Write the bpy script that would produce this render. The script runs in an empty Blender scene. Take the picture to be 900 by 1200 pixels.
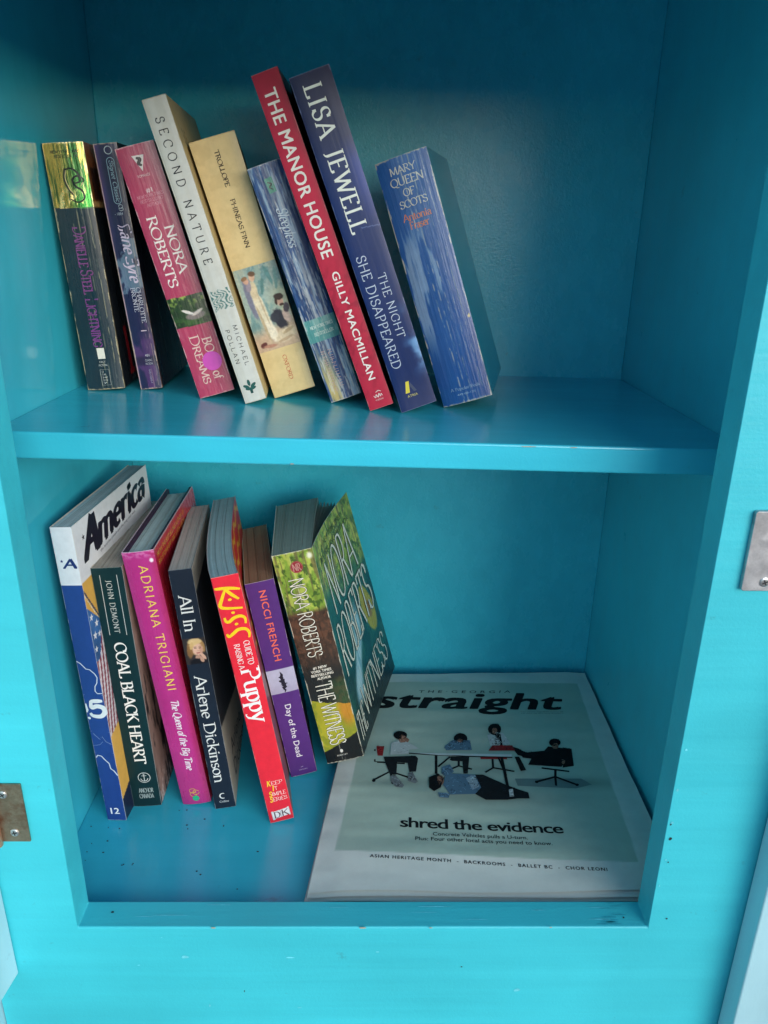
import bpy, bmesh, math, random
import numpy as np
from mathutils import Matrix, Vector, Euler
R = math.radians
sc = bpy.context.scene
COL = sc.collection

# ---------------------------------------------------------------- camera
cam = bpy.data.cameras.new('camera')
cam.sensor_fit = 'VERTICAL'
cam.sensor_height = 36.0
cam.lens = 897.6 / 1200.0 * 36.0
cam.clip_start = 0.02
cam.clip_end = 2000.0
camo = bpy.data.objects.new('camera', cam)
COL.objects.link(camo)
camo.location = (0.2013, -0.3988, 0.4631)
camo.rotation_euler = (R(69.212), R(-0.853), R(-0.778))
sc.camera = camo

# ---------------------------------------------------------------- light
SUN_EL, SUN_AZ = 12, 33          # elevation; azimuth to the right of the cabinet axis
w = bpy.data.worlds.new('World')
sc.world = w
w.use_nodes = True
nt = w.node_tree
sky = nt.nodes.new('ShaderNodeTexSky')
sky.sky_type = 'NISHITA'
sky.sun_disc = False
sky.sun_elevation = R(SUN_EL)
sky.sun_rotation = R(180.0 - SUN_AZ)
sky.dust_density = 0.4
sky.ozone_density = 3.0
bg = nt.nodes['Background']
bg.inputs['Strength'].default_value = 0.12
nt.links.new(sky.outputs[0], bg.inputs[0])
sun = bpy.data.lights.new('sun', 'SUN')
sun.energy = 1.7
sun.angle = R(52)
sun.color = (1.0, 0.96, 0.91)
suno = bpy.data.objects.new('sun', sun)
COL.objects.link(suno)
sdir = Vector((math.sin(R(SUN_AZ)) * math.cos(R(SUN_EL)), -math.cos(R(SUN_AZ)) * math.cos(R(SUN_EL)), math.sin(R(SUN_EL))))
suno.rotation_euler = sdir.to_track_quat('Z', 'Y').to_euler()
sc.view_settings.view_transform = 'Standard'
sc.view_settings.look = 'None'
sc.view_settings.exposure = 0.83
sc.view_settings.gamma = 1.0
sc.cycles.max_bounces = 10
sc.cycles.diffuse_bounces = 6

# ---------------------------------------------------------------- sizes (metres)
WO, T, A, B, CF = 0.400, 0.0225, 0.0380, 0.0443, 0.0124
SF, D, HS, TS, KR, MT = 0.0725, 0.3405, 0.3357, 0.0178, -0.0155, -0.0058
XL, XR = -A, WO + B


def lin(c):
    c = np.asarray(c, float) / 255.0
    return np.where(c <= 0.04045, c / 12.92, ((c + 0.055) / 1.055) ** 2.4)


def tag(o, label=None, cat=None, group=None, kind=None):
    for k, v in (('label', label), ('category', cat), ('group', group), ('kind', kind)):
        if v:
            o[k] = v
    return o


def link(name, me, parent=None, mats=()):
    o = bpy.data.objects.new(name, me)
    COL.objects.link(o)
    if parent is not None:
        o.parent = parent
    if me is not None:
        for m in mats:
            me.materials.append(m)
    return o


def empty(name, mat=None):
    o = bpy.data.objects.new(name, None)
    o.empty_display_size = 0.02
    COL.objects.link(o)
    if mat is not None:
        o.matrix_world = mat
    return o


# ---------------------------------------------------------------- materials
def newmat(name):
    m = bpy.data.materials.new(name)
    m.use_nodes = True
    return m, m.node_tree, m.node_tree.nodes['Principled BSDF']


def noise(nt, scale=(1, 1, 1), s=5.0, detail=4.0, rough=0.55, coord='Object'):
    tc = nt.nodes.new('ShaderNodeTexCoord')
    mp = nt.nodes.new('ShaderNodeMapping')
    mp.inputs['Scale'].default_value = scale
    nz = nt.nodes.new('ShaderNodeTexNoise')
    nz.inputs['Scale'].default_value = s
    nz.inputs['Detail'].default_value = detail
    nz.inputs['Roughness'].default_value = rough
    nt.links.new(tc.outputs[coord], mp.inputs['Vector'])
    nt.links.new(mp.outputs[0], nz.inputs['Vector'])
    return nz.outputs['Fac']


def ramp(nt, fac, stops):
    r = nt.nodes.new('ShaderNodeValToRGB')
    e = r.color_ramp.elements
    while len(e) < len(stops):
        e.new(0.5)
    for el, (p, c) in zip(e, stops):
        el.position = p
        el.color = (*c, 1.0)
    nt.links.new(fac, r.inputs[0])
    return r.outputs[0]


def mixc(nt, fac, a, b, mode='MIX'):
    n = nt.nodes.new('ShaderNodeMix')
    n.data_type = 'RGBA'
    n.blend_type = mode
    for sock, v in ((n.inputs[0], fac), (n.inputs[6], a), (n.inputs[7], b)):
        if hasattr(v, 'links'):
            nt.links.new(v, sock)
        elif isinstance(v, (int, float)):
            sock.default_value = v
        else:
            sock.default_value = (*v, 1.0)
    return n.outputs[2]


def bump(nt, bs, height, strength, dist, prev=None):
    b = nt.nodes.new('ShaderNodeBump')
    b.inputs['Strength'].default_value = strength
    b.inputs['Distance'].default_value = dist
    nt.links.new(height, b.inputs['Height'])
    if prev is not None:
        nt.links.new(prev, b.inputs['Normal'])
    nt.links.new(b.outputs[0], bs.inputs['Normal'])
    return b.outputs[0]


def paint(name, base, grain=(1, 1, 1), rough=0.34, peel=0.35, grain_h=0.35, dirt=0.25, rvar=0.12, spec=0.5):
    """brushed gloss paint over wood: faint tone drift, brush grain along one axis, orange peel"""
    m, nt, bs = newmat(name)
    base = np.array(base)
    big = noise(nt, (1, 1, 1), 7.0, 4)
    fine = noise(nt, grain, 60.0, 4, 0.6)
    c1 = ramp(nt, big, [(0.3, tuple(base * 0.90)), (0.7, tuple(base * 1.07))])
    c2 = ramp(nt, fine, [(0.3, (0.93, 0.95, 0.95)), (0.72, (1.05, 1.04, 1.03))])
    c = mixc(nt, 1.0, c1, c2, 'MULTIPLY')
    sp = noise(nt, (1, 1, 1), 55.0, 6, 0.7)
    spot = ramp(nt, sp, [(0.665, (0, 0, 0)), (0.72, (1, 1, 1))])
    c = mixc(nt, spot, c, mixc(nt, dirt, c, (0.05, 0.12, 0.14)))
    nt.links.new(c, bs.inputs['Base Color'])
    rr = nt.nodes.new('ShaderNodeMapRange')
    rr.inputs[3].default_value = rough - min(.08, rvar)
    rr.inputs[4].default_value = rough + rvar
    nt.links.new(fine, rr.inputs[0])
    nt.links.new(rr.outputs[0], bs.inputs['Roughness'])
    bs.inputs['Specular IOR Level'].default_value = spec
    n1 = bump(nt, bs, noise(nt, grain, 90.0, 3, 0.5), grain_h, 0.0006)
    bump(nt, bs, noise(nt, (1, 1, 1), 520.0, 3, 0.6), peel, 0.0006, n1)
    return m


CY = (0.050, 0.59, 0.69)
P_FACE = paint('turquoise paint, boards', CY, (0.045, 1, 1), 0.46, 0.22, 0.8)
P_IN = paint('turquoise paint, inside', (0.052, 0.58, 0.72), (1, 1, 0.5), 0.30, 0.35, 0.25)
P_SIDE = paint('turquoise gloss paint, left wall', (0.052, 0.58, 0.72), (1, 1, 0.4), 0.12, 0.08, 0.12, 0.1, 0.02, 1.0)
P_BACK = paint('turquoise paint, brushed both ways', (0.048, 0.57, 0.72), (1, 1, 0.6), 0.25, 0.38, 0.30)
P_SHELF = paint('turquoise paint, shelf', (0.045, 0.54, 0.70), (0.10, 1, 1), 0.17, 0.22, 0.10, 0.25, 0.10)
P_DOOR = paint('pale aqua paint', (0.42, 0.70, 0.77), (1, 1, 0.1), 0.45, 0.2, 0.3, 0.1)


def simple(name, col, rough, metal=0.0, ns=80.0, var=0.25, bstr=0.2, coat=0.0):
    m, nt, bs = newmat(name)
    col = np.array(col)
    f = noise(nt, (1, 1, 1), ns, 5, 0.65)
    c = ramp(nt, f, [(0.3, tuple(col * (1 - var))), (0.7, tuple(np.minimum(col * (1 + var), 1)))])
    nt.links.new(c, bs.inputs['Base Color'])
    bs.inputs['Roughness'].default_value = rough
    bs.inputs['Metallic'].default_value = metal
    bs.inputs['Coat Weight'].default_value = coat
    if bstr:
        bump(nt, bs, f, bstr, 0.0005)
    return m


def worn_metal(name, a, b, rust, amt):
    m, nt, bs = newmat(name)
    f = noise(nt, (1, 1, 1), 90.0, 6, 0.7)
    g = noise(nt, (1, 1, 1), 38.0, 5, 0.7)
    c = ramp(nt, f, [(0.35, a), (0.65, b)])
    k = ramp(nt, g, [(amt, (0, 0, 0)), (amt + 0.12, (1, 1, 1))])
    c = mixc(nt, k, c, rust)
    nt.links.new(c, bs.inputs['Base Color'])
    bs.inputs['Metallic'].default_value = 0.75
    rr = nt.nodes.new('ShaderNodeMapRange')
    rr.inputs[3].default_value = 0.28
    rr.inputs[4].default_value = 0.62
    nt.links.new(g, rr.inputs[0])
    nt.links.new(rr.outputs[0], bs.inputs['Roughness'])
    bump(nt, bs, f, 0.25, 0.0006)
    return m


STEEL = worn_metal('scuffed steel', (0.34, 0.34, 0.36), (0.52, 0.52, 0.54), (0.60, 0.60, 0.62), 0.50)
BRASS = worn_metal('tarnished brass', (0.22, 0.17, 0.11), (0.36, 0.29, 0.20), (0.20, 0.10, 0.055), 0.50)
COPPER = worn_metal('rubbed pin', (0.55, 0.30, 0.18), (0.68, 0.42, 0.28), (0.30, 0.16, 0.09), 0.60)
SCREW = simple('zinc screw', (0.62, 0.62, 0.60), 0.3, 0.9, 200, 0.2, 0.1)
SLOT = simple('screw recess', (0.03, 0.03, 0.03), 0.7)
WOOD = simple('bare wood chip', (0.42, 0.36, 0.26), 0.8, 0, 300)
DIRT = simple('dark dirt', (0.02, 0.03, 0.035), 0.9, 0, 900)
GROUND = simple('pale concrete', (0.25, 0.25, 0.237), 0.85, 0, 3, 0.2, 0.3)


def printed(name, rough=0.38, crease=0.2, cscale=(90, 90, 3), metal=0.0, coat=0.0, fibre=0.0, drift=0.08, spec=0.5):
    """printed card or paper: colours ride on the mesh, ink drift and creases from noise"""
    m, nt, bs = newmat(name)
    at = nt.nodes.new('ShaderNodeAttribute')
    at.attribute_name = 'Col'
    f = noise(nt, (1, 1, 1), 140.0, 5, 0.65)
    v = ramp(nt, f, [(0.3, (1 - drift,) * 3), (0.7, (1 + drift * 0.6,) * 3)])
    c = mixc(nt, 1.0, at.outputs['Color'], v, 'MULTIPLY')
    nt.links.new(c, bs.inputs['Base Color'])
    cr = noise(nt, cscale, 4.0, 5, 0.6)
    rr = nt.nodes.new('ShaderNodeMapRange')
    rr.inputs[3].default_value = max(0.1, rough - 0.10)
    rr.inputs[4].default_value = rough + 0.14
    nt.links.new(cr, rr.inputs[0])
    nt.links.new(rr.outputs[0], bs.inputs['Roughness'])
    bs.inputs['Metallic'].default_value = metal
    bs.inputs['Coat Weight'].default_value = coat
    bs.inputs['Coat Roughness'].default_value = 0.12
    bs.inputs['Specular IOR Level'].default_value = spec
    n1 = bump(nt, bs, cr, crease, 0.0012)
    if fibre:
        bump(nt, bs, noise(nt, (1, 1, 1), 900.0, 2), fibre, 0.0003, n1)
    return m


M_MATT = printed('printed card, satin', 0.42, 0.08, fibre=0.05, spec=0.22)
M_GLOSS = printed('printed card, laminated', 0.30, 0.08, spec=0.3)
M_WORN = printed('printed card, creased', 0.28, 0.30, (80, 80, 4.0))
M_SEA = printed('printed card, creased foil stock', 0.20, 0.55, (160, 160, 4.0))
M_FOIL = printed('creased gold and green foil', 0.15, 0.45, (120, 120, 5.0), metal=0.8)
M_BLUE = printed('creased blue laminated card', 0.17, 0.45, (110, 110, 5.0), coat=0.6)
M_JACKET = printed('glossy paper jacket', 0.26, 0.12, (30, 30, 6), coat=0.3)
M_PAGE = printed('page edges', 0.85, 0.12, (600, 60, 60), fibre=0.2)
M_NEWS = printed('newsprint', 0.75, 0.12, (14, 5, 5), fibre=0.15, drift=0.04, spec=0.2)
M_DOT = printed('round paper sticker', 0.5, 0.02)


# ---------------------------------------------------------------- stroke lettering (drawn letter by letter)
def arc(cx, cy, rx, ry, a0, a1, n=14):
    return [(cx + rx * math.cos(R(a0 + (a1 - a0) * i / n)), cy + ry * math.sin(R(a0 + (a1 - a0) * i / n))) for i in range(n + 1)]


G = {
    'A': (.74, [[(.03, 0), (.37, 1)], [(.37, 1), (.71, 0)], [(.15, .34), (.59, .34)]], [(.03, 0), (.71, 0)]),
    'B': (.64, [[(.12, 0), (.12, 1)], [(.12, 1), (.3, 1)] + arc(.3, .76, .2, .24, 90, -90) + [(.12, .52)], [(.3, .52)] + arc(.33, .26, .24, .26, 90, -90) + [(.12, 0)]], [(.06, 0), (.06, 1)]),
    'C': (.74, [arc(.42, .5, .37, .5, 42, 318, 24), [(.70, .66), (.70, .95)]], []),
    'D': (.78, [[(.12, 0), (.12, 1)], [(.12, 1), (.32, 1)] + arc(.32, .5, .39, .5, 90, -90, 20) + [(.12, 0)]], [(.06, 0), (.06, 1)]),
    'E': (.6, [[(.12, 0), (.12, 1)], [(.12, 1), (.53, 1)], [(.12, .52), (.44, .52)], [(.12, 0), (.56, 0)], [(.53, 1), (.53, .85)], [(.56, 0), (.56, .17)]], [(.06, 0), (.06, 1)]),
    'F': (.56, [[(.12, 0), (.12, 1)], [(.12, 1), (.52, 1)], [(.12, .5), (.42, .5)], [(.52, 1), (.52, .84)]], [(.12, 0), (.06, 1)]),
    'G': (.78, [arc(.42, .5, .37, .5, 45, 315, 24), [(.69, .14), (.69, .44)], [(.70, .68), (.70, .93)]], [(.69, .44)]),
    'H': (.8, [[(.12, 0), (.12, 1)], [(.68, 0), (.68, 1)], [(.12, .51), (.68, .51)]], [(.12, 0), (.12, 1), (.68, 0), (.68, 1)]),
    'I': (.3, [[(.15, 0), (.15, 1)]], [(.15, 0), (.15, 1)]),
    'J': (.42, [[(.29, 1), (.29, .12)] + arc(.15, .1, .14, .2, 0, -100, 8)], [(.29, 1)]),
    'K': (.72, [[(.12, 0), (.12, 1)], [(.62, 1), (.14, .46)], [(.28, .6), (.68, 0)]], [(.12, 0), (.12, 1), (.62, 1), (.68, 0)]),
    'L': (.58, [[(.12, 0), (.12, 1)], [(.12, 0), (.54, 0)], [(.54, 0), (.54, .18)]], [(.06, 0), (.12, 1)]),
    'M': (.94, [[(.1, 0), (.16, 1)], [(.16, 1), (.47, .08)], [(.47, .08), (.78, 1)], [(.78, 1), (.84, 0)]], [(.1, 0), (.84, 0), (.13, 1), (.81, 1)]),
    'N': (.8, [[(.12, 0), (.12, 1)], [(.12, 1), (.68, 0)], [(.68, 0), (.68, 1)]], [(.12, 0), (.68, 1), (.08, 1)]),
    'O': (.84, [arc(.42, .5, .37, .5, 0, 360, 30)], []),
    'P': (.6, [[(.12, 0), (.12, 1)], [(.12, 1), (.3, 1)] + arc(.3, .74, .23, .26, 90, -90) + [(.12, .48)]], [(.12, 0), (.06, 1)]),
    'Q': (.84, [arc(.42, .5, .37, .5, 0, 360, 30), [(.46, .1), (.62, -.12), (.84, -.16)]], []),
    'R': (.68, [[(.12, 0), (.12, 1)], [(.12, 1), (.3, 1)] + arc(.3, .75, .22, .25, 90, -90) + [(.12, .5)], [(.3, .5), (.65, 0)]], [(.12, 0), (.06, 1), (.67, 0)]),
    'S': (.58, [arc(.29, .755, .2, .245, 25, 265, 16) + arc(.30, .255, .23, .255, 85, -160, 16), [(.49, .75), (.49, .95)], [(.07, .05), (.07, .26)]], []),
    'T': (.66, [[(.33, 0), (.33, 1)], [(.03, 1), (.63, 1)], [(.03, 1), (.03, .84)], [(.63, 1), (.63, .84)]], [(.33, 0)]),
    'U': (.78, [[(.12, 1), (.12, .32)] + arc(.39, .3, .27, .3, 180, 360, 14) + [(.66, 1)]], [(.12, 1), (.66, 1)]),
    'V': (.74, [[(.03, 1), (.37, 0)], [(.37, 0), (.71, 1)]], [(.03, 1), (.71, 1)]),
    'W': (1.06, [[(.03, 1), (.30, 0)], [(.30, 0), (.53, .9)], [(.53, .9), (.78, 0)], [(.78, 0), (1.03, 1)]], [(.03, 1), (1.03, 1)]),
    'X': (.72, [[(.05, 1), (.67, 0)], [(.67, 1), (.05, 0)]], [(.05, 0), (.67, 0), (.05, 1), (.67, 1)]),
    'Y': (.7, [[(.03, 1), (.35, .46)], [(.67, 1), (.35, .46)], [(.35, .46), (.35, 0)]], [(.03, 1), (.67, 1), (.35, 0)]),
    'Z': (.62, [[(.06, 1), (.56, 1)], [(.56, 1), (.06, 0)], [(.06, 0), (.58, 0)]], []),
    'a': (.5, [[(.36, .44), (.36, .08), (.46, .0)], arc(.22, .46, .15, .19, 160, 0, 10), arc(.21, .19, .15, .19, 60, 300, 14), [(.28, .36), (.36, .36)]], []),
    'b': (.54, [[(.1, 0), (.1, 1)], arc(.28, .32, .19, .32, 150, -150, 18)], [(.07, 1)]),
    'c': (.46, [arc(.26, .32, .2, .32, 45, 315, 18)], []),
    'd': (.54, [[(.42, 0), (.42, 1)], arc(.25, .32, .19, .32, 30, 330, 18)], [(.39, 1), (.46, 0)]),
    'e': (.48, [[(.07, .36), (.43, .36)] + arc(.25, .34, .19, .32, 5, 310, 20)], []),
    'f': (.34, [[(.14, 0), (.14, .78)] + arc(.28, .78, .14, .22, 180, 60, 8), [(.02, .62), (.3, .62)]], [(.14, 0)]),
    'g': (.52, [arc(.25, .34, .18, .3, 0, 360, 18), [(.43, .62), (.43, -.12)] + arc(.25, -.12, .18, .2, 0, -150, 10)], []),
    'h': (.56, [[(.1, 0), (.1, 1)], arc(.28, .42, .18, .22, 175, 0, 10) + [(.46, 0)]], [(.1, 0), (.07, 1), (.46, 0)]),
    'i': (.26, [[(.13, 0), (.13, .64)], arc(.13, .87, .025, .03, 0, 360, 8)], [(.13, 0), (.1, .64)]),
    'k': (.54, [[(.1, 0), (.1, 1)], [(.42, .64), (.12, .28)], [(.2, .38), (.48, 0)]], [(.1, 0), (.07, 1), (.42, .64), (.48, 0)]),
    'l': (.26, [[(.13, 0), (.13, 1)]], [(.13, 0), (.1, 1)]),
    'm': (.86, [[(.1, 0), (.1, .64)], arc(.26, .42, .16, .22, 175, 0, 10) + [(.42, 0)], arc(.58, .42, .16, .22, 175, 0, 10) + [(.74, 0)]], [(.1, 0), (.07, .64), (.42, 0), (.74, 0)]),
    'n': (.56, [[(.1, 0), (.1, .64)], arc(.28, .42, .18, .22, 175, 0, 10) + [(.46, 0)]], [(.1, 0), (.07, .64), (.46, 0)]),
    'o': (.5, [arc(.25, .32, .2, .32, 0, 360, 20)], []),
    'p': (.54, [[(.1, -.32), (.1, .64)], arc(.28, .32, .19, .32, 150, -150, 18)], [(.1, -.32), (.07, .64)]),
    'r': (.4, [[(.1, 0), (.1, .64)], arc(.28, .44, .18, .2, 175, 50, 8)], [(.1, 0), (.07, .64)]),
    's': (.42, [arc(.21, .48, .14, .16, 30, 265, 12) + arc(.21, .16, .16, .16, 85, -150, 12)], []),
    't': (.36, [[(.15, .86), (.15, .12)] + arc(.26, .12, .11, .12, 180, 300, 8), [(.03, .62), (.3, .62)]], []),
    'u': (.56, [[(.1, .64), (.1, .22)] + arc(.27, .2, .17, .2, 180, 350, 10), [(.46, 0), (.46, .64)]], [(.08, .64), (.48, 0)]),
    'v': (.5, [[(.04, .64), (.25, 0)], [(.25, 0), (.46, .64)]], [(.04, .64), (.46, .64)]),
    'w': (.72, [[(.04, .64), (.2, 0)], [(.2, 0), (.36, .6)], [(.36, .6), (.52, 0)], [(.52, 0), (.68, .64)]], [(.04, .64), (.68, .64)]),
    'y': (.5, [[(.04, .64), (.26, .04)], [(.48, .64), (.22, -.2)] + [(.1, -.3), (.02, -.26)]], [(.04, .64), (.48, .64)]),
    '1': (.4, [[(.22, 0), (.22, 1)], [(.22, 1), (.08, .86)]], [(.22, 0)]),
    '.': (.24, [arc(.12, .05, .03, .04, 0, 360, 8)], []),
    '-': (.4, [[(.06, .36), (.34, .36)]], []),
    ' ': (.34, [], []),
}


def ribbon(pts, wfun):
    """a stroke with direction-dependent width, as quads"""
    P = [np.array(p, float) for p in pts]
    P = [p for i, p in enumerate(P) if i == 0 or np.linalg.norm(p - P[i - 1]) > 1e-6]
    if len(P) < 2:
        return []
    n = len(P)
    closed = np.linalg.norm(P[0] - P[-1]) < 1e-4
    L, Rr = [], []
    for i in range(n):
        a = P[i - 1] if i > 0 else (P[-2] if closed else P[0])
        b = P[i + 1] if i < n - 1 else (P[1] if closed else P[-1])
        t = b - a
        t = t / (np.linalg.norm(t) + 1e-9)
        hw = 0.5 * wfun(t)
        nn = np.array((-t[1], t[0]))
        L.append(P[i] + nn * hw)
        Rr.append(P[i] - nn * hw)
    return [[tuple(Rr[i]), tuple(Rr[i + 1]), tuple(L[i + 1]), tuple(L[i])] for i in range(n - 1)]


def stroke_text(s, length, cap, thick=.16, thin=.06, serif=.1, slant=0.0, track=0.0, nib=18.0, small=0.0):
    """list of strokes (each a list of quads) in mm, baseline at 0, running 0..length"""
    x = 0.0
    items = []
    for i, ch in enumerate(s):
        k = 1.0
        if small and i > 0 and s[i - 1] != ' ':
            k = small
        g = G[ch]
        items.append((x, g, k))
        x += (g[0] + track) * k
    tot = max(x - track, 1e-6)
    sx = length / tot
    tk, tn = thick * cap, thin * cap

    def wf(t):
        th = math.atan2(t[1], t[0]) - R(nib)
        return tn + (tk - tn) * abs(math.sin(th)) ** 1.5
    out = []
    for x0, g, k in items:
        def tr(p):
            px, py = p
            return ((x0 + px * k) * sx + slant * py * cap * k, py * cap * k)
        for st in g[1]:
            q = ribbon([tr(p) for p in st], wf)
            if q:
                out.append(q)
        if serif:
            for p in g[2]:
                cx, cy = tr(p)
                hl = serif * min(sx, cap * 1.0)
                out.append(ribbon([(cx - hl, cy), (cx + hl, cy)], lambda t: max(tn, .05 * cap)))
    return out


def font_text(s, length, cap, bold=0.0, shear=0.0, track=1.0):
    cu = bpy.data.curves.new('lettering', 'FONT')
    cu.body = s
    cu.offset = 0.0
    cu.shear = shear
    cu.space_character = track
    cu.resolution_u = 3
    o = bpy.data.objects.new('lettering', cu)
    me = bpy.data.meshes.new_from_object(o)
    V = np.array([v.co[:2] for v in me.vertices])
    F = [list(p.vertices) for p in me.polygons]
    bpy.data.objects.remove(o)
    bpy.data.meshes.remove(me)
    bpy.data.curves.remove(cu)
    V[:, 0] -= V[:, 0].min()
    V[:, 0] *= length / V[:, 0].max()
    V[:, 1] *= cap / 0.73
    out = []
    k = max(0.0, bold) * cap / 0.73          # heavier weights: the same letters laid again a hair to each side
    for dx, dy in (((0, 0),) if k <= 0 else ((0, 0), (k, k * .5), (-k, k * .5), (k, -k * .5), (-k, -k * .5))):
        out.append([[(V[i][0] + dx, V[i][1] + dy) for i in f] for f in F])
    return out


# ---------------------------------------------------------------- painted panels
def vhash(ix, iy, seed):
    n = (ix.astype(np.int64) * 374761393 + iy.astype(np.int64) * 668265263 + seed * 1442695041) & 0x7fffffff
    n = ((n ^ (n >> 13)) * 1274126177) & 0x7fffffff
    return ((n ^ (n >> 16)) & 0xffff) / 65535.0


def vnoise(x, y, seed=0):
    ix, iy = np.floor(x), np.floor(y)
    fx, fy = x - ix, y - iy
    fx, fy = fx * fx * (3 - 2 * fx), fy * fy * (3 - 2 * fy)
    a, b = vhash(ix, iy, seed), vhash(ix + 1, iy, seed)
    c, d = vhash(ix, iy + 1, seed), vhash(ix + 1, iy + 1, seed)
    return (a * (1 - fx) + b * fx) * (1 - fy) + (c * (1 - fx) + d * fx) * fy


def fbm(x, y, sx, sy, seed=0, o=4):
    r, am, t = 0.0, 0.5, 0.0
    for k in range(o):
        r = r + am * vnoise(x / sx * 2 ** k, y / sy * 2 ** k, seed + 17 * k)
        t += am
        am *= 0.55
    return r / t


def sstep(a, b, x):
    t = np.clip((x - a) / (b - a), 0, 1)
    return t * t * (3 - 2 * t)


def flat(c):
    return lambda x, s: np.ones(x.shape + (3,)) * np.array(c, float)


def mixp(col, m, c):
    return col * (1 - m[..., None]) + np.array(c, float) * m[..., None]


def blob(x, s, cx, cy, rx, ry, rot=0.0, soft=.22, wob=.35, seed=1, ws=1.8):
    """soft-edged dab of paint with an uneven rim"""
    c, d = math.cos(rot), math.sin(rot)
    px, py = x - cx, s - cy
    u, v = (px * c + py * d) / rx, (-px * d + py * c) / ry
    r = np.hypot(u, v) + (fbm(x, s, ws, ws, seed) - .5) * wob
    return sstep(1 + soft, 1 - soft, r)


class Sheet:
    """collects coloured faces for one mesh"""

    def __init__(self):
        self.v, self.c, self.f, self.m = [], [], [], []
        self.n = 0
        self.smooth = []

    def add(self, V, F, C, mi=0, smooth=False):
        V = np.asarray(V, float)
        self.v.append(V)
        C = np.asarray(C, float)
        if C.ndim == 1:
            C = np.ones((len(V), 3)) * C
        self.c.append(C)
        self.f += [[i + self.n for i in f] for f in F]
        self.m += [mi] * len(F)
        self.smooth += [smooth] * len(F)
        self.n += len(V)

    def grid(self, mp, xs, ss, painter, mi=0, flip=False):
        X, S = np.meshgrid(np.asarray(xs, float), np.asarray(ss, float))
        C = lin(np.clip(painter(X, S), 0, 255)).reshape(-1, 3)
        V = mp(X.ravel(), S.ravel(), np.zeros(X.size))
        ns, nx = X.shape
        F = []
        for j in range(ns - 1):
            for i in range(nx - 1):
                a = j * nx + i
                q = [a, a + nx, a + nx + 1, a + 1]
                F.append(q[::-1] if flip else q)
        if callable(mi):
            k = self.n
            self.add(V, F, C, 0, True)
            cs = (np.asarray(ss)[:-1] + np.asarray(ss)[1:]) / 2
            idx = [mi(s) for s in cs for _ in range(nx - 1)]
            self.m[-len(F):] = idx
        else:
            self.add(V, F, C, mi, True)

    def text(self, mp, strokes, org, xd, yd, col, off=0.10, mi=0, flip=False):
        """strokes in text space -> panel space -> surface; each stroke a hair above the last"""
        c = lin(np.array(col, float))
        fl = (xd[0] * yd[1] - xd[1] * yd[0]) > 0
        for k, quads in enumerate(strokes):
            vs, fs, n = [], [], 0
            for q in quads:
                for (x, y) in q:
                    vs.append((org[0] + xd[0] * x + yd[0] * y, org[1] + xd[1] * x + yd[1] * y))
                fs.append(list(range(n, n + len(q))))
                n += len(q)
            if not vs:
                continue
            a = np.array(vs)
            V = mp(a[:, 0], a[:, 1], np.full(len(a), off + 0.018 * (k % 9)))
            if fl != flip:
                fs = [f[::-1] for f in fs]
            self.add(V, fs, c, mi)

    def build(self, name, parent, mats, warp=None):
        V = np.concatenate(self.v)
        if warp is not None:
            V = warp(V)
        C = np.concatenate(self.c)
        me = bpy.data.meshes.new(name)
        me.from_pydata((V / 1000.0).tolist(), [], self.f)
        at = me.color_attributes.new('Col', 'FLOAT_COLOR', 'POINT')
        at.data.foreach_set('color', np.concatenate([C, np.ones((len(C), 1))], 1).astype(np.float32).ravel())
        o = link(name, me, parent, mats)
        me.polygons.foreach_set('material_index', self.m)
        me.polygons.foreach_set('use_smooth', self.smooth)
        me.update()
        return o


DOWN = ((0, 1), (1, 0))        # lettering that runs down a spine
ACROSS = ((1, 0), (0, -1))     # lettering that runs across


def circle_poly(cx, cy, rx, ry=None, n=20, rot=0.0, jit=0.0, seed=1):
    ry = ry or rx
    rnd = random.Random(seed)
    out = []
    for i in range(n):
        a = 2 * math.pi * i / n
        k = 1 + jit * (rnd.random() - .5)
        x, y = rx * k * math.cos(a), ry * k * math.sin(a)
        out.append((cx + x * math.cos(rot) - y * math.sin(rot), cy + x * math.sin(rot) + y * math.cos(rot)))
    return out


ID = ((1, 0), (0, 1))


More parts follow.
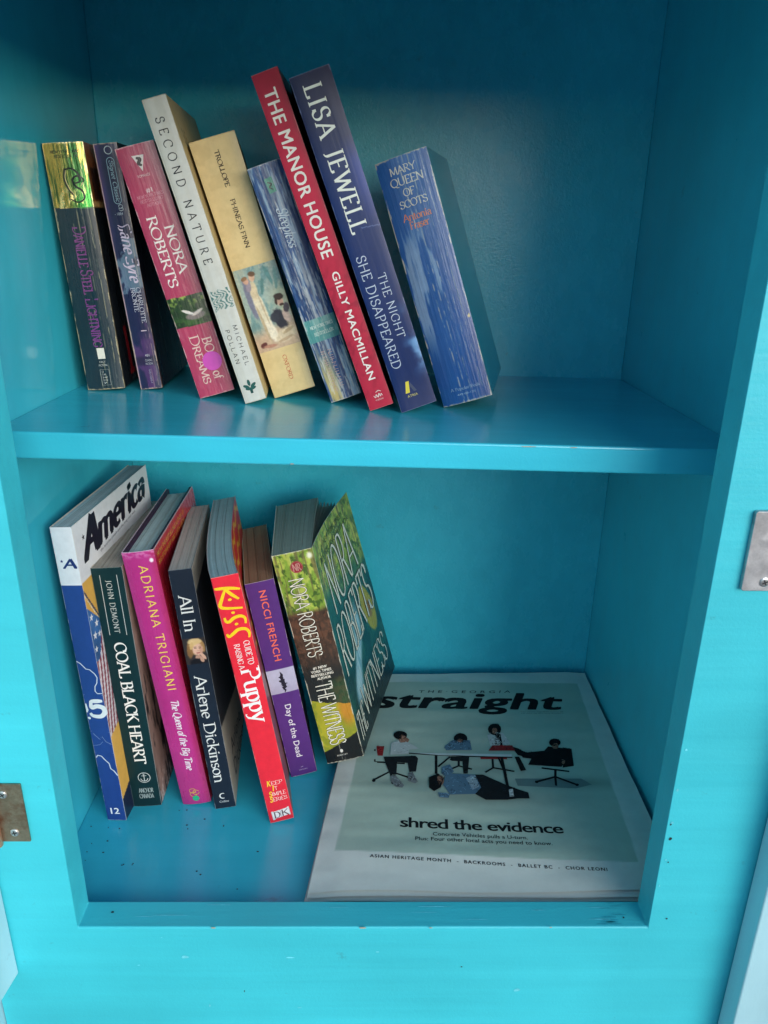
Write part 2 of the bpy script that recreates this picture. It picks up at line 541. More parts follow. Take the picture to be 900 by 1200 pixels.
class Book:
    def __init__(self, label, cat, group, pose, dims, bulge=0.6, bpow=2.0, ct=0.35, page=(205, 198, 180), mats=None,
                 spine=None, front=None, back=(40, 40, 45), inset=1.0, step=0.55, fstep=2.0, fan=1.0, warp=None,
                 name='paperback_book', edge=(214, 204, 180), front_map=None, cover_name='cover', pspine=None, page_drop=0.3, ff=None):
        x, y, z, lean, yaw = pose
        self.w, self.h, self.d = w_, h_, d_ = dims
        M = Matrix.Translation((x, y, z)) @ (Matrix.Rotation(R(yaw), 4, 'Z') @ Matrix.Rotation(R(-lean), 4, 'Y'))
        self.root = empty(name, M)
        tag(self.root, label, cat, group)
        self.bul, self.bp, self.warp = bulge, bpow, warp
        self.sh = Sheet()
        self.mats = mats or [M_MATT]
        nx = max(8, int(w_ / step))
        nsn = int(h_ / step)
        tt = np.linspace(0, 1, nx + 1)
        xs = w_ * (0.5 - 0.5 * np.cos(np.pi * tt)) * 0.35 + w_ * tt * 0.65
        self.sh.grid(self.sp, xs, np.linspace(0, h_, nsn + 1), spine or flat(back), pspine or 0)
        # side boards
        if front_map is None:
            ys = np.linspace(0, d_, max(3, int(d_ / fstep)) + 1)
            zs = np.linspace(0, h_, max(3, int(h_ / fstep)) + 1)
            self.sh.grid(self.fr, ys, zs, front or flat(back), ff or 0)
        ys = np.linspace(0, d_, 13)
        zs = np.linspace(0, h_, 13)
        self.sh.grid(self.bk, ys, zs, flat(back), 0, flip=True)
        # inner faces and card edges
        prof_o = [(0, d_)] + [(0, d_ * (12 - i) / 12) for i in range(1, 12)] + [(xx, -self.b(xx)) for xx in xs] + ([(w_, d_ * i / 12) for i in range(1, 13)] if front_map is None else [])
        prof_i = [(ct, d_)] + [(ct, d_ * (12 - i) / 12) for i in range(1, 12)] + [(min(max(xx, ct), w_ - ct), -self.b(xx) + ct) for xx in xs] + ([(w_ - ct, d_ * i / 12) for i in range(1, 13)] if front_map is None else [])
        po, pi = np.array(prof_o), np.array(prof_i)
        n = len(po)
        e = lin(np.array(edge, float))
        for zz, up in ((h_, True), (0.0, False)):
            V = np.concatenate([np.c_[po, np.full(n, zz)], np.c_[pi, np.full(n, zz)]])
            F = [[i, i + 1, n + i + 1, n + i] for i in range(n - 1)]
            if up:
                F = [f[::-1] for f in F]
            self.sh.add(V, F, e)
        V = np.concatenate([np.c_[pi, np.full(n, h_)], np.c_[pi, np.zeros(n)]])
        self.sh.add(V, [[i, i + 1, n + i + 1, n + i] for i in range(n - 1)], e)
        for k in ((0, -1) if front_map is None else (0,)):
            V = [(*po[k], 0), (*po[k], h_), (*pi[k], h_), (*pi[k], 0)]
            self.sh.add(V, [[0, 1, 2, 3]], e)
        # pages
        ps = Sheet()
        rnd = random.Random(int(w_ * 100 + h_))
        k = max(10, int((w_ - 2 * ct) / 0.30))
        ed = np.linspace(ct + 0.02, w_ - ct - 0.02, k + 1)
        yy = np.concatenate([np.linspace(max(0.4, ct), 8, 4), np.linspace(14, d_ - inset, 10)])
        tones = fbm(np.arange(k) * 1.0, np.zeros(k), 5, 5, int(h_))
        pg = np.array(page, float)
        cen = w_ / 2
        for i in range(k):
            dz = rnd.uniform(-.10, .10) - 0.35 * (tones[i] - .5)
            dy = rnd.uniform(-.25, .25)
            if rnd.random() < .07:
                dz -= rnd.uniform(.5, 1.1)
            tone = pg * (0.89 + 0.17 * tones[i] + rnd.uniform(-.055, .04))
            c = lin(np.clip(tone, 0, 255))
            x0, x1 = ed[i], ed[i + 1]
            zt = h_ - page_drop + dz
            zb = 0.4 + page_drop * 0.6
            V, F = [], []
            for j, q in enumerate(yy):
                fk = 1 + (fan - 1) * (q / d_) ** 1.3
                a, b2 = ct + (x0 - ct) * fk, ct + (x1 - ct) * fk
                qq = q + (dy if j == len(yy) - 1 else 0)
                q0 = qq - (self.b((x0 + x1) / 2) if j == 0 else 0)
                V += [(a, q0, zt), (b2, q0, zt), (a, q0, zb), (b2, q0, zb)]
            for j in range(len(yy) - 1):
                o = 4 * j
                F += [[o, o + 1, o + 5, o + 4], [o + 2, o + 6, o + 7, o + 3], [o, o + 4, o + 6, o + 2], [o + 1, o + 3, o + 7, o + 5]]
            o = 4 * (len(yy) - 1)
            F += [[o, o + 1, o + 3, o + 2], [1, 0, 2, 3]]
            ps.add(V, F, c)
        self.ps = ps

    def b(self, x):
        t = np.abs(2 * np.asarray(x) / self.w - 1)
        return self.bul * (1 - t ** self.bp)

    def sp(self, x, s, off):
        return np.stack([x, -self.b(np.clip(x, 0, self.w)) - off, self.h - s], -1)

    def fr(self, y, s, off):
        return np.stack([self.w + off, y, self.h - s], -1)

    def bk(self, y, s, off):
        return np.stack([-off, y, self.h - s], -1)

    # lettering
    def down(self, txt, x0, s0, s1, cap, col, font=False, bold=0.0, shear=0.0, fx=1.0, **k):
        st = font_text(txt, s1 - s0, cap, bold, shear, fx) if font else stroke_text(txt, s1 - s0, cap, **k)
        self.sh.text(self.sp, st, (x0, s0), *DOWN, col)

    def across(self, txt, x0, x1, s, cap, col, font=False, bold=0.0, shear=0.0, fx=1.0, **k):
        st = font_text(txt, x1 - x0, cap, bold, shear, fx) if font else stroke_text(txt, x1 - x0, cap, **k)
        self.sh.text(self.sp, st, (x0, s), *ACROSS, col)

    def poly(self, pts, col, off=0.06, mp=None):
        self.sh.text(mp or self.sp, [[list(pts)]], (0, 0), *ID, col, off)

    def line(self, pts, wd, col, off=0.10, mp=None, taper=None):
        self.sh.text(mp or self.sp, [ribbon(pts, lambda t: wd)], (0, 0), *ID, col, off)

    def wline(self, pts, w0, col, off=0.10, mp=None):
        """brush stroke, swelling in the middle"""
        P = [np.array(p, float) for p in pts]
        dense = []
        for i in range(len(P) - 1):
            p0, p1, p2, p3 = P[max(i - 1, 0)], P[i], P[i + 1], P[min(i + 2, len(P) - 1)]
            for t in np.linspace(0, 1, 8, endpoint=False):
                dense.append(0.5 * (2 * p1 + (p2 - p0) * t + (2 * p0 - 5 * p1 + 4 * p2 - p3) * t * t + (3 * p1 - p0 - 3 * p2 + p3) * t ** 3))
        dense.append(P[-1])
        n = len(dense)
        it = iter(range(n + 5))

        def wf(t):
            u = next(it) / max(1, n - 1)
            return w0 * (0.45 + 0.75 * math.sin(math.pi * min(1, 0.12 + 0.8 * u)))
        self.sh.text(mp or self.sp, [ribbon(dense, wf)], (0, 0), *ID, col, off)

    def finish(self, page_mats=None):
        c = self.sh.build('cover', self.root, self.mats, self.warp)
        p = self.ps.build('page_block', self.root, page_mats or [M_PAGE], self.warp)
        return c, p


def worn(col, x, s, w_, h_, amt=1.0, edge=(205, 190, 160), seed=3, creases=()):
    creases = [(c_, k_ * .85) for c_, k_ in creases]
    """rubbed edges and corners, and white creases that run along a spine"""
    n = fbm(x, s, 1.2, 9, seed)
    n2 = fbm(x, s, 2.0, 2.0, seed + 5)
    ex = np.minimum(x, w_ - x)
    m = sstep(.62, .30, ex / (1.1 * amt + 1e-6) - (n - .5) * 2.4 + .2) * sstep(.40, .56, n) * .85
    es = np.minimum(s, h_ - s)
    m = np.maximum(m, sstep(1.0, .2, es / (.9 * amt) - (n2 - .5) * 2.5) * .8)
    col = mixp(col, np.clip(m, 0, 1), edge)
    for cx, k in creases:
        wob = (fbm(x * 0 + cx * 7, s, 1, 11, seed + 9) - .5) * 1.6
        on = sstep(.38, .58, fbm(x * 0 + cx * 3, s, 1, 7, seed + 21))
        col = mixp(col, sstep(.42, .10, np.abs(x - cx - wob)) * on * k, edge)
    return col


# drawn shapes (mm on the page / on the spine)
NEWS=[
('p',(112,134,132),0,[(332.9,155.4),(392.6,155.7),(400.0,147.7),(384.6,142.6),(333.6,145.8)]),
('p',(150,42,44),0,[(209.2,200.8),(216.7,200.8),(215.0,186.1),(210.1,186.1)]),
('l',(14,16,20),1.5,[(207.7,196.1),(207.6,177.9),(215.7,177.2)]),
('l',(14,16,20),2,[(209.6,177.1),(235.1,175.0)]),
('l',(14,16,20),2.0,[(221.7,174.3),(221.5,163.4)]),
('l',(14,16,20),2.2,[(206.6,152.8),(221.5,164.1),(240.2,155.0)]),
('l',(14,16,20),2,[(221.5,163.4),(223.5,150.1)]),
('p',(14,16,20),0,[(208.3,151.8),(208.1,150.9),(207.6,150.2),(207.0,149.8),(206.3,149.8),(205.6,150.2),(205.1,150.9),(205.0,151.8),(205.1,152.7),(205.6,153.4),(206.3,153.8),(207.0,153.8),(207.7,153.4),(208.1,152.7)]),
('p',(14,16,20),0,[(224.9,148.8),(224.8,147.9),(224.3,147.1),(223.8,146.8),(223.1,146.8),(222.6,147.1),(222.2,147.9),(222.1,148.7),(222.3,149.6),(222.7,150.4),(223.2,150.8),(223.9,150.8),(224.4,150.4),(224.8,149.6)]),
('l',(14,16,20),2,[(277.0,180.4),(294.2,180.5)]),
('l',(14,16,20),2,[(285.1,180.5),(284.1,170.9)]),
('l',(14,16,20),2,[(274.4,165.8),(284.2,171.6),(295.8,167.3)]),
('l',(150,42,44),3,[(305.5,182.5),(330.2,182.6)]),
('l',(14,16,20),2,[(316.5,181.4),(315.3,168.5)]),
('l',(14,16,20),2,[(307.3,163.1),(315.5,169.6),(334.0,164.6)]),
('p',(14,16,20),0,[(386.0,199.0),(393.9,197.1),(390.1,172.5),(379.2,169.9)]),
('l',(14,16,20),2,[(359.6,169.1),(384.1,164.9)]),
('l',(14,16,20),2.2,[(371.6,166.2),(369.2,155.6)]),
('l',(14,16,20),2.4,[(351.6,151.3),(369.7,157.7),(386.2,147.3)]),
('l',(14,16,20),2,[(369.5,157.0),(367.7,145.9)]),
('p',(14,16,20),0,[(353.2,151.0),(352.9,150.2),(352.3,149.6),(351.6,149.3),(350.9,149.3),(350.3,149.6),(349.9,150.2),(349.9,151.0),(350.2,151.7),(350.8,152.3),(351.5,152.7),(352.3,152.7),(352.9,152.3),(353.2,151.7)]),
('p',(14,16,20),0,[(388.3,147.0),(387.9,146.3),(387.3,145.7),(386.6,145.3),(385.8,145.3),(385.3,145.7),(384.9,146.3),(385.0,147.0),(385.3,147.7),(385.9,148.3),(386.7,148.7),(387.4,148.7),(388.0,148.3),(388.3,147.8)]),
('p',(206,214,212),0,[(239.4,190.5),(335.6,188.3),(334.9,183.7),(295.9,184.3),(266.4,186.4)]),
('l',(14,16,20),1.6,[(239.4,189.7),(266.5,186.8),(295.9,184.7),(335.4,183.7)]),
('l',(14,16,20),2.4,[(264.7,186.4),(262.7,160.7)]),
('l',(14,16,20),1.8,[(277.4,184.2),(265.1,170.1)]),
('l',(14,16,20),2.6,[(325.4,182.9),(324.5,145.1)]),
('l',(14,16,20),1.8,[(322.4,182.9),(325.5,159.6)]),
('p',(88,120,142),0,[(273.8,200.3),(282.3,209.1),(298.9,209.2),(299.1,194.6),(274.5,194.1)]),
('p',(14,16,20),0,[(296.8,211.6),(295.8,208.1),(293.6,205.4),(290.8,203.8),(287.9,203.8),(285.4,205.3),(283.8,208.1),(283.5,211.6),(284.5,215.1),(286.7,218.0),(289.5,219.6),(292.5,219.6),(295.0,218.0),(296.6,215.2)]),
('p',(150,110,92),0,[(292.0,207.6),(291.6,206.0),(290.7,204.8),(289.5,204.1),(288.2,204.1),(287.2,204.8),(286.6,206.0),(286.4,207.6),(286.9,209.1),(287.8,210.4),(289.0,211.1),(290.2,211.1),(291.3,210.4),(291.9,209.2)]),
('p',(88,120,142),0,[(272.8,197.2),(280.9,208.3),(283.8,206.7),(280.1,194.1)]),
('p',(24,28,32),0,[(277.4,184.2),(295.4,184.3),(291.2,161.2),(287.4,161.2),(288.2,177.5),(278.0,178.2)]),
('p',(190,198,196),0,[(316.5,216.7),(322.4,221.6),(332.5,220.1),(336.9,204.7),(333.3,201.5),(317.5,200.6)]),
('p',(14,16,20),0,[(322.7,218.3),(329.6,218.4),(329.5,201.4),(321.2,201.4)]),
('p',(14,16,20),0,[(331.6,225.9),(330.3,221.9),(328.0,218.7),(325.2,216.9),(322.3,216.9),(320.0,218.7),(318.6,221.8),(318.5,225.8),(319.8,229.8),(322.1,233.1),(325.0,234.9),(327.9,235.0),(330.3,233.2),(331.6,229.9)]),
('p',(150,110,92),0,[(327.3,223.3),(326.7,221.2),(325.7,219.4),(324.6,218.5),(323.4,218.5),(322.5,219.4),(322.0,221.1),(322.1,223.3),(322.7,225.5),(323.7,227.3),(324.8,228.2),(326.0,228.2),(326.9,227.3),(327.4,225.5)]),
('p',(150,42,44),0,[(319.5,201.8),(338.5,201.9),(339.6,193.7),(314.5,193.6)]),
('p',(14,16,20),0,[(337.0,200.7),(343.9,196.8),(351.1,188.4),(348.2,183.8),(340.9,186.8)]),
('p',(14,16,20),0,[(337.5,184.5),(341.9,184.5),(344.9,166.1),(339.8,164.7)]),
('p',(14,16,20),0,[(351.6,191.1),(367.2,193.8),(372.3,200.1),(385.7,197.8),(384.5,179.9),(378.2,170.6),(348.2,173.4),(352.9,182.3)]),
('p',(14,16,20),0,[(341.9,192.9),(356.4,189.9),(353.5,181.6),(345.1,183.0)]),
('p',(14,16,20),0,[(385.5,205.7),(384.4,203.1),(382.3,201.1),(379.8,199.9),(377.4,199.9),(375.4,201.0),(374.3,203.1),(374.3,205.7),(375.4,208.3),(377.4,210.4),(379.9,211.6),(382.5,211.6),(384.5,210.4),(385.6,208.3)]),
('p',(150,110,92),0,[(382.3,200.6),(381.6,198.7),(380.4,197.2),(379.0,196.3),(377.6,196.3),(376.6,197.2),(376.1,198.7),(376.2,200.5),(376.9,202.4),(378.1,203.9),(379.5,204.8),(380.9,204.8),(381.9,204.0),(382.4,202.5)]),
('p',(150,110,92),0,[(383.5,178.7),(382.9,176.8),(382.0,175.3),(381.1,174.4),(380.4,174.4),(379.9,175.2),(379.7,176.8),(380.0,178.7),(380.6,180.7),(381.5,182.2),(382.4,183.1),(383.2,183.1),(383.7,182.2),(383.8,180.7)]),
('p',(24,28,32),0,[(215.8,183.9),(245.4,185.5),(247.6,181.8),(244.7,163.5),(238.7,162.8),(237.8,175.1),(228.1,176.5),(226.9,159.2),(221.4,159.2),(217.8,172.8)]),
('p',(190,198,196),0,[(223.4,204.8),(230.1,208.8),(239.1,206.5),(249.2,196.3),(239.6,194.7),(239.3,188.5),(222.0,186.9)]),
('l',(140,150,150),1.0,[(224.7,196.2),(232.0,192.3),(238.5,193.1)]),
('p',(150,110,92),0,[(238.0,210.5),(237.5,207.9),(236.4,205.8),(234.8,204.6),(233.1,204.6),(231.6,205.8),(230.7,207.8),(230.4,210.4),(230.8,213.1),(232.0,215.2),(233.5,216.4),(235.3,216.4),(236.8,215.2),(237.7,213.1)]),
('p',(14,16,20),0,[(239.0,216.2),(238.2,213.5),(236.3,211.4),(233.6,210.2),(230.7,210.2),(228.0,211.3),(226.3,213.4),(225.7,216.1),(226.4,218.8),(228.3,220.9),(231.0,222.2),(234.0,222.2),(236.7,221.0),(238.5,218.8)]),
('p',(150,110,92),0,[(238.4,212.9),(240.8,209.7),(239.1,205.7),(236.6,207.3)]),
('p',(120,128,130),0,[(221.4,157.7),(226.1,158.5),(233.2,144.7),(231.5,141.3),(225.7,142.6),(222.1,150.1)]),
('p',(120,128,130),0,[(237.7,161.3),(241.6,162.8),(245.7,150.2),(243.2,147.5),(236.7,150.9)]),
('p',(24,28,32),0,[(295.3,159.5),(304.9,159.5),(324.2,145.7),(332.7,140.7),(341.2,136.4),(341.0,129.2),(330.6,129.1),(321.2,127.5),(302.9,127.4),(294.5,133.9)]),
('p',(190,198,196),0,[(324.7,140.3),(328.5,141.0),(327.9,131.7),(324.1,131.1)]),
('p',(88,120,142),0,[(271.6,161.1),(297.7,159.5),(300.7,142.3),(294.5,133.9),(272.5,132.9),(267.9,145.5)]),
('p',(88,120,142),0,[(268.7,169.4),(276.3,173.0),(279.0,162.9),(271.2,156.6),(267.3,160.8)]),
('p',(88,120,142),0,[(262.4,135.5),(272.6,133.8),(271.0,128.9),(263.1,129.6)]),
('p',(14,16,20),0,[(255.7,155.8),(264.4,160.8),(269.2,155.2),(265.2,142.1),(259.0,136.8),(255.0,142.1)]),
('p',(150,110,92),0,[(268.9,151.7),(268.3,148.7),(267.2,146.3),(265.7,145.0),(264.3,145.0),(263.1,146.3),(262.3,148.7),(262.3,151.7),(262.8,154.7),(263.9,157.1),(265.4,158.5),(266.9,158.5),(268.1,157.1),(268.8,154.7)]),
('p',(150,170,182),0,[(288.0,157.7),(297.6,158.8),(299.3,143.6),(292.8,138.9)]),
]
KISS= [[(0.7, 9.3), (6.2, 9.8), (13.2, 11.0), (18.9, 12.8)], [(8.3, 10.6), (4.5, 17.8), (2.0, 23.8), (5.8, 26.3), (17.7, 28.4)], [(8.3, 10.6), (11.3, 15.2), (16.5, 20.6)], [(3.0, 33.8), (3.4, 36.9), (5.8, 37.8), (9.8, 35.4), (14.7, 34.8), (17.6, 37.3), (17.3, 41.8)], [(2.0, 47.7), (3.0, 50.2), (6.6, 48.3), (10.9, 45.7), (16.1, 46.3), (18.3, 49.9), (17.5, 54.1)]]
KDOT= [[(9.8, 19.9)], [(10.0, 30.9)], [(10.5, 40.9)]]
SPECKS= [(-0.0289, 0.1084), (-0.0048, 0.1062), (-0.0103, 0.0925), (-0.0222, 0.0897), (-0.0229, 0.0809), (-0.0212, 0.0722), (0.0091, 0.0674), (0.017, 0.0677), (0.069, 0.0615), (0.0724, 0.0582), (0.0501, 0.1102), (0.0518, 0.1059), (0.0461, 0.1277), (0.0397, 0.127), (-0.0143, 0.1071), (-0.0098, 0.0804), (0.1133, 0.0815), (0.0684, 0.0615), (0.0102, 0.0682), (0.0172, 0.0691), (0.0636, 0.1171), (0.103, 0.0444), (0.0809, 0.1093)]


# ================================================================ the cabinet
def mesh_obj(name, V, F, parent, mats, bev=0.0, seg=2, smooth=False):
    me = bpy.data.meshes.new(name)
    me.from_pydata([tuple(v) for v in V], [], F)
    bm = bmesh.new()
    bm.from_mesh(me)
    bmesh.ops.recalc_face_normals(bm, faces=bm.faces)
    bm.to_mesh(me)
    bm.free()
    o = link(name, me, parent, mats)
    if bev:
        md = o.modifiers.new('bevel', 'BEVEL')
        md.width = bev
        md.segments = seg
        md.limit_method = 'ANGLE'
    for p in me.polygons:
        p.use_smooth = smooth
    return o


def hexa(P):
    """8 corners: bottom ring then top ring"""
    return P, [[0, 3, 2, 1], [4, 5, 6, 7], [0, 1, 5, 4], [1, 2, 6, 5], [2, 3, 7, 6], [3, 0, 4, 7]]


def box(x0, x1, y0, y1, z0, z1):
    return hexa([(x0, y0, z0), (x1, y0, z0), (x1, y1, z0), (x0, y1, z0), (x0, y0, z1), (x1, y0, z1), (x1, y1, z1), (x0, y1, z1)])


CABM = empty('cabinet', Matrix.Translation((0.2, 0.17, -0.4)))
tag(CABM, 'turquoise painted wooden book cabinet with one shelf and a deep framed opening', 'cabinet')
CI = CABM.matrix_world.inverted()


def cab(name, V, F, mats, bev=0.0008, parent=None, **k):
    V = [CI @ Vector(v) for v in V]
    return mesh_obj(name, V, F, parent or CABM, mats, bev, **k)


ZT = 0.570
FX0, FX1, FZ0, FZ1 = -0.064, 0.492, -0.40, 0.74
# face frame: a ring with the opening cut out of it
ring_o = [(FX0, FZ0), (FX1, FZ0), (FX1, FZ1), (FX0, FZ1)]
ring_i = [(0, 0), (WO, 0), (WO, ZT), (0, ZT)]
V, F = [], []
for y in (0.0, T):
    V += [(x, y, z) for x, z in ring_o] + [(x, y, z) for x, z in ring_i]
for i in range(4):
    j = (i + 1) % 4
    F += [[i, j, 4 + j, 4 + i], [8 + i, 12 + i, 12 + j, 8 + j], [4 + i, 4 + j, 12 + j, 12 + i], [i, 8 + i, 8 + j, j]]
frame = cab('face_frame', V, F, [P_FACE], 0.0012, seg=3)


def flat_marks(name, spots, mat, parent, axis='y', lift=0.0003, seed=4):
    """small irregular chips, dents and nail holes, each a thin low disc"""
    rnd = random.Random(seed)
    for (a, b_, c, ra, rb) in spots:
        V, F = [], []
        n = 9
        ring = []
        for i in range(n):
            t = 2 * math.pi * i / n
            k = rnd.uniform(.7, 1.2)
            p, q = ra * k * math.cos(t), rb * k * math.sin(t)
            ring.append((a + p, b_ - lift, c + q) if axis == 'y' else (a + p, b_ + q, c + lift))
        V, F = ring, [list(range(n))]
        cab(name, V, F, [mat], 0.0, parent=parent)


flat_marks('chip', [(.0944, 0, .0004, .0022, .0006), (.1986, 0, .0003, .0030, .0007), (.2466, 0, .0002, .0012, .0005), (.331, 0, .0006, .0010, .0005)], WOOD, frame, lift=0.0006)
flat_marks('nail_hole', [(.4055, 0, .0597, .0006, .0006), (.4119, 0, .0085, .0008, .0007), (.4025, 0, .092, .0005, .0009), (.4040, 0, .0800, .0011, .0014), (.27, 0, -.038, .0007, .0006), (.113, 0, -.062, .0004, .0012)], DIRT, frame)
flat_marks('nail_hole', [(.0204, .0127, 0, .0013, .0008), (.385, .008, 0, .0007, .0007)], DIRT, frame, axis='z')

SCUFF = simple('rubbed darker paint', (0.03, 0.38, 0.48), 0.5, 0, 200)
PALE = simple('rubbed paler paint', (0.16, 0.70, 0.80), 0.5, 0, 200)
rs = random.Random(31)
flat_marks('scuff', [(.372 + .026 * rs.random() * (1 - q / 12), .002 + .0185 * rs.random(), 0, rs.uniform(.003, .010), rs.uniform(.0002, .0005)) for q in range(9)], SCUFF, frame, axis='z', lift=.0004, seed=6)
flat_marks('scuff', [(rs.uniform(.03, .37), .003 + .017 * rs.random(), 0, rs.uniform(.004, .014), rs.uniform(.0002, .0004)) for q in range(10)], PALE, frame, axis='z', lift=.0004, seed=7)
flat_marks('scratch', [(rs.uniform(.02, .40), 0, rs.uniform(-.08, -.008), rs.uniform(.0003, .004), rs.uniform(.0002, .0016)) for q in range(9)], PALE, frame, seed=9)
flat_marks('scratch', [(.4008 + .0035 * rs.random(), 0, rs.uniform(.02, .16), rs.uniform(.0004, .0012), rs.uniform(.0004, .0014)) for q in range(5)], PALE, frame, seed=10)

cab('side_panel', *box(XL - .016, XL, T, D + .012, -.04, .73), [P_SIDE])
cab('side_panel', *box(XR, XR + .016, T, D + .012, -.04, .73), [P_IN])
cab('back_panel', *box(XL, XR, D, D + .012, -.04, .73), [P_BACK])
cab('bottom_panel', *box(XL, XR, T, D, -CF - .016, -CF), [P_SHELF])
cab('top_panel', *box(XL, XR, T, D, .70, .72), [P_IN])


def upz(x, y):
    return HS + KR * x + MT * (y - SF) / (D - SF)


x0, x1 = XL, XR
top = [(x0, SF), (x1, SF), (x1, D), (x0, D)]
V, F = hexa([(x, y, upz(x, y) - TS) for x, y in top] + [(x, y, upz(x, y)) for x, y in top])
shelf = cab('shelf', V, F, [P_SHELF], 0.0014, seg=3)

flat_marks('chip', [(.302, SF, upz(.302, SF) - .0011, .0060, .0003), (.331, SF, upz(.331, SF) - .0010, .0028, .0003), (.151, SF, upz(.151, SF) - TS + .0012, .0013, .0004)], WOOD, shelf, lift=0.0005)

# doors swung wide open on both sides
V, F = box(-.024, 0, -.40, -.0012, -.0418, .70)       # the left door stands a little past square
V = [(-.0462 + x * math.cos(R(-7)) - (y + .0012) * math.sin(R(-7)), -.0012 + x * math.sin(R(-7)) * 0 + (y + .0012) * math.cos(R(-7)), z) for x, y, z in V]
ld = cab('door', V, F, [P_DOOR], 0.0012, seg=3)
rd = cab('door', *box(.4650, .80, -.0190, -.0012, -.34, .70), [P_DOOR], 0.0012, seg=3)


cab('side_board', *box(FX0 - .14, FX0 - .0006, -.010, .03, -.40, -.062), [P_DOOR], 0.0010)


def screw(parent, x, y, z, r, rot):
    V, F = [], []
    n = 18
    for rr, yy in ((r, 0.0), (r * .96, -.0005), (r * .7, -.0009), (0.0, -.0010)):
        for i in range(n if rr else 1):
            t = 2 * math.pi * i / n
            V.append((x + rr * math.cos(t), y + yy, z + rr * math.sin(t)))
    for k in range(2):
        for i in range(n):
            F.append([k * n + i, k * n + (i + 1) % n, (k + 1) * n + (i + 1) % n, (k + 1) * n + i])
    for i in range(n):
        F.append([2 * n + i, 2 * n + (i + 1) % n, 3 * n])
    s = cab('screw', V, F, [SCREW], 0.0, parent=parent)
    V, F = [], []
    for a in (rot, rot + math.pi / 2):
        c, d = math.cos(a), math.sin(a)
        l, wd = r * .58, r * .13
        q = [(-l, -wd), (l, -wd), (l, wd), (-l, wd)]
        b0 = len(V)
        V += [(x + p * c - e * d, y - .00112 - (0.00004 if a != rot else 0), z + p * d + e * c) for p, e in q]
        F.append([b0, b0 + 1, b0 + 2, b0 + 3])
    V2 = [CI @ Vector(v) for v in V]
    me = s.data
    bm = bmesh.new()
    bm.from_mesh(me)
    me.materials.append(SLOT)
    for f in F:
        fc = bm.faces.new([bm.verts.new(V2[i]) for i in f])
        fc.material_index = 1
    bm.to_mesh(me)
    bm.free()


def plate(name, x0, x1, z0, z1, th, mat, rc, y=-0.0002):
    pts = []
    for cx, cz, a0 in ((x1 - rc, z1 - rc, 0), (x0 + rc, z1 - rc, 90), (x0 + rc, z0 + rc, 180), (x1 - rc, z0 + rc, 270)):
        pts += [(cx + rc * math.cos(R(a0 + 30 * i)), cz + rc * math.sin(R(a0 + 30 * i))) for i in range(4)]
    n = len(pts)
    V = [(x, y, z) for x, z in pts] + [(x, y - th, z) for x, z in pts]
    F = [list(range(n)), list(range(n, 2 * n))] + [[i, (i + 1) % n, n + (i + 1) % n, n + i] for i in range(n)]
    return cab(name, V, F, [mat], 0.0006, seg=3)


hg = plate('hinge', -.0452, -.0200, .0780, .1245, .0014, BRASS, .0006)
screw(hg, -.0322, -.0016, .1165, .0030, .5)
screw(hg, -.0292, -.0016, .0858, .0030, .2)
n = 20
V, F = [], []
for zz in (.0765, .1030):
    for i in range(n):
        t = 2 * math.pi * i / n
        V.append((-.0405 + .0032 * math.cos(t), -.0035 + .0032 * math.sin(t), zz))
F = [[i, (i + 1) % n, n + (i + 1) % n, n + i] for i in range(n)] + [list(range(n)), list(range(n, 2 * n))]
cab('knuckle', V, F, [COPPER], 0.0004, parent=hg)
lp = plate('hinge', .4163, .4640, .2660, .3152, .0030, STEEL, .0016)
screw(lp, .4289, -.0032, .2718, .0030, .45)
screw(lp, .4300, -.0032, .3060, .0030, 1.1)
screw(lp, .4560, -.0032, .2720, .0030, .2)

hg['label'] = 'tarnished brass hinge leaf'
lp['label'] = 'scuffed steel hinge leaf'

# specks of dirt on the cabinet floor
rnd = random.Random(8)
sm = bmesh.new()
for i, (x, y) in enumerate(SPECKS):
    rx, ry = rnd.uniform(.0004, .0011), rnd.uniform(.0003, .0008)
    ring = [sm.verts.new((x + rx * rnd.uniform(.7, 1.2) * math.cos(2 * math.pi * k / 8), y + ry * rnd.uniform(.7, 1.2) * math.sin(2 * math.pi * k / 8), -CF + .0001)) for k in range(8)]
    tip = sm.verts.new((x, y, -CF + .0007))
    for k in range(8):
        sm.faces.new([ring[k], ring[(k + 1) % 8], tip])
me = bpy.data.meshes.new('dirt_specks')
sm.to_mesh(me)
sm.free()
tag(link('dirt_specks', me, None, [DIRT]), 'scattered dark specks of dirt on the blue cabinet floor', 'dirt', kind='stuff')

me = bpy.data.meshes.new('ground')
me.from_pydata([(-400, -400, -1.15), (400, -400, -1.15), (400, 400, -1.15), (-400, 400, -1.15)], [], [[0, 1, 2, 3]])
tag(link('ground', me, None, [GROUND]), kind='structure')


# ================================================================ the newspaper
NP = empty('newspaper', Matrix.Translation((.30, .17, -CF)))
tag(NP, 'folded tabloid newspaper lying flat on the cabinet floor with a band photo on its cover', 'newspaper')
NQ = {'bl': (156.5, 25.5), 'tl': (190.5, 322.0), 'tr': (441.0, 329.5), 'br': (438.0, 25.0)}


def nquad(u, v, grow=0.0):
    u = u * (1 + 2 * grow) - grow
    a = [np.array(NQ[k]) for k in ('bl', 'br', 'tr', 'tl')]
    return ((1 - u) * (1 - v))[..., None] * a[0] + (u * (1 - v))[..., None] * a[1] + (u * v)[..., None] * a[2] + ((1 - u) * v)[..., None] * a[3]


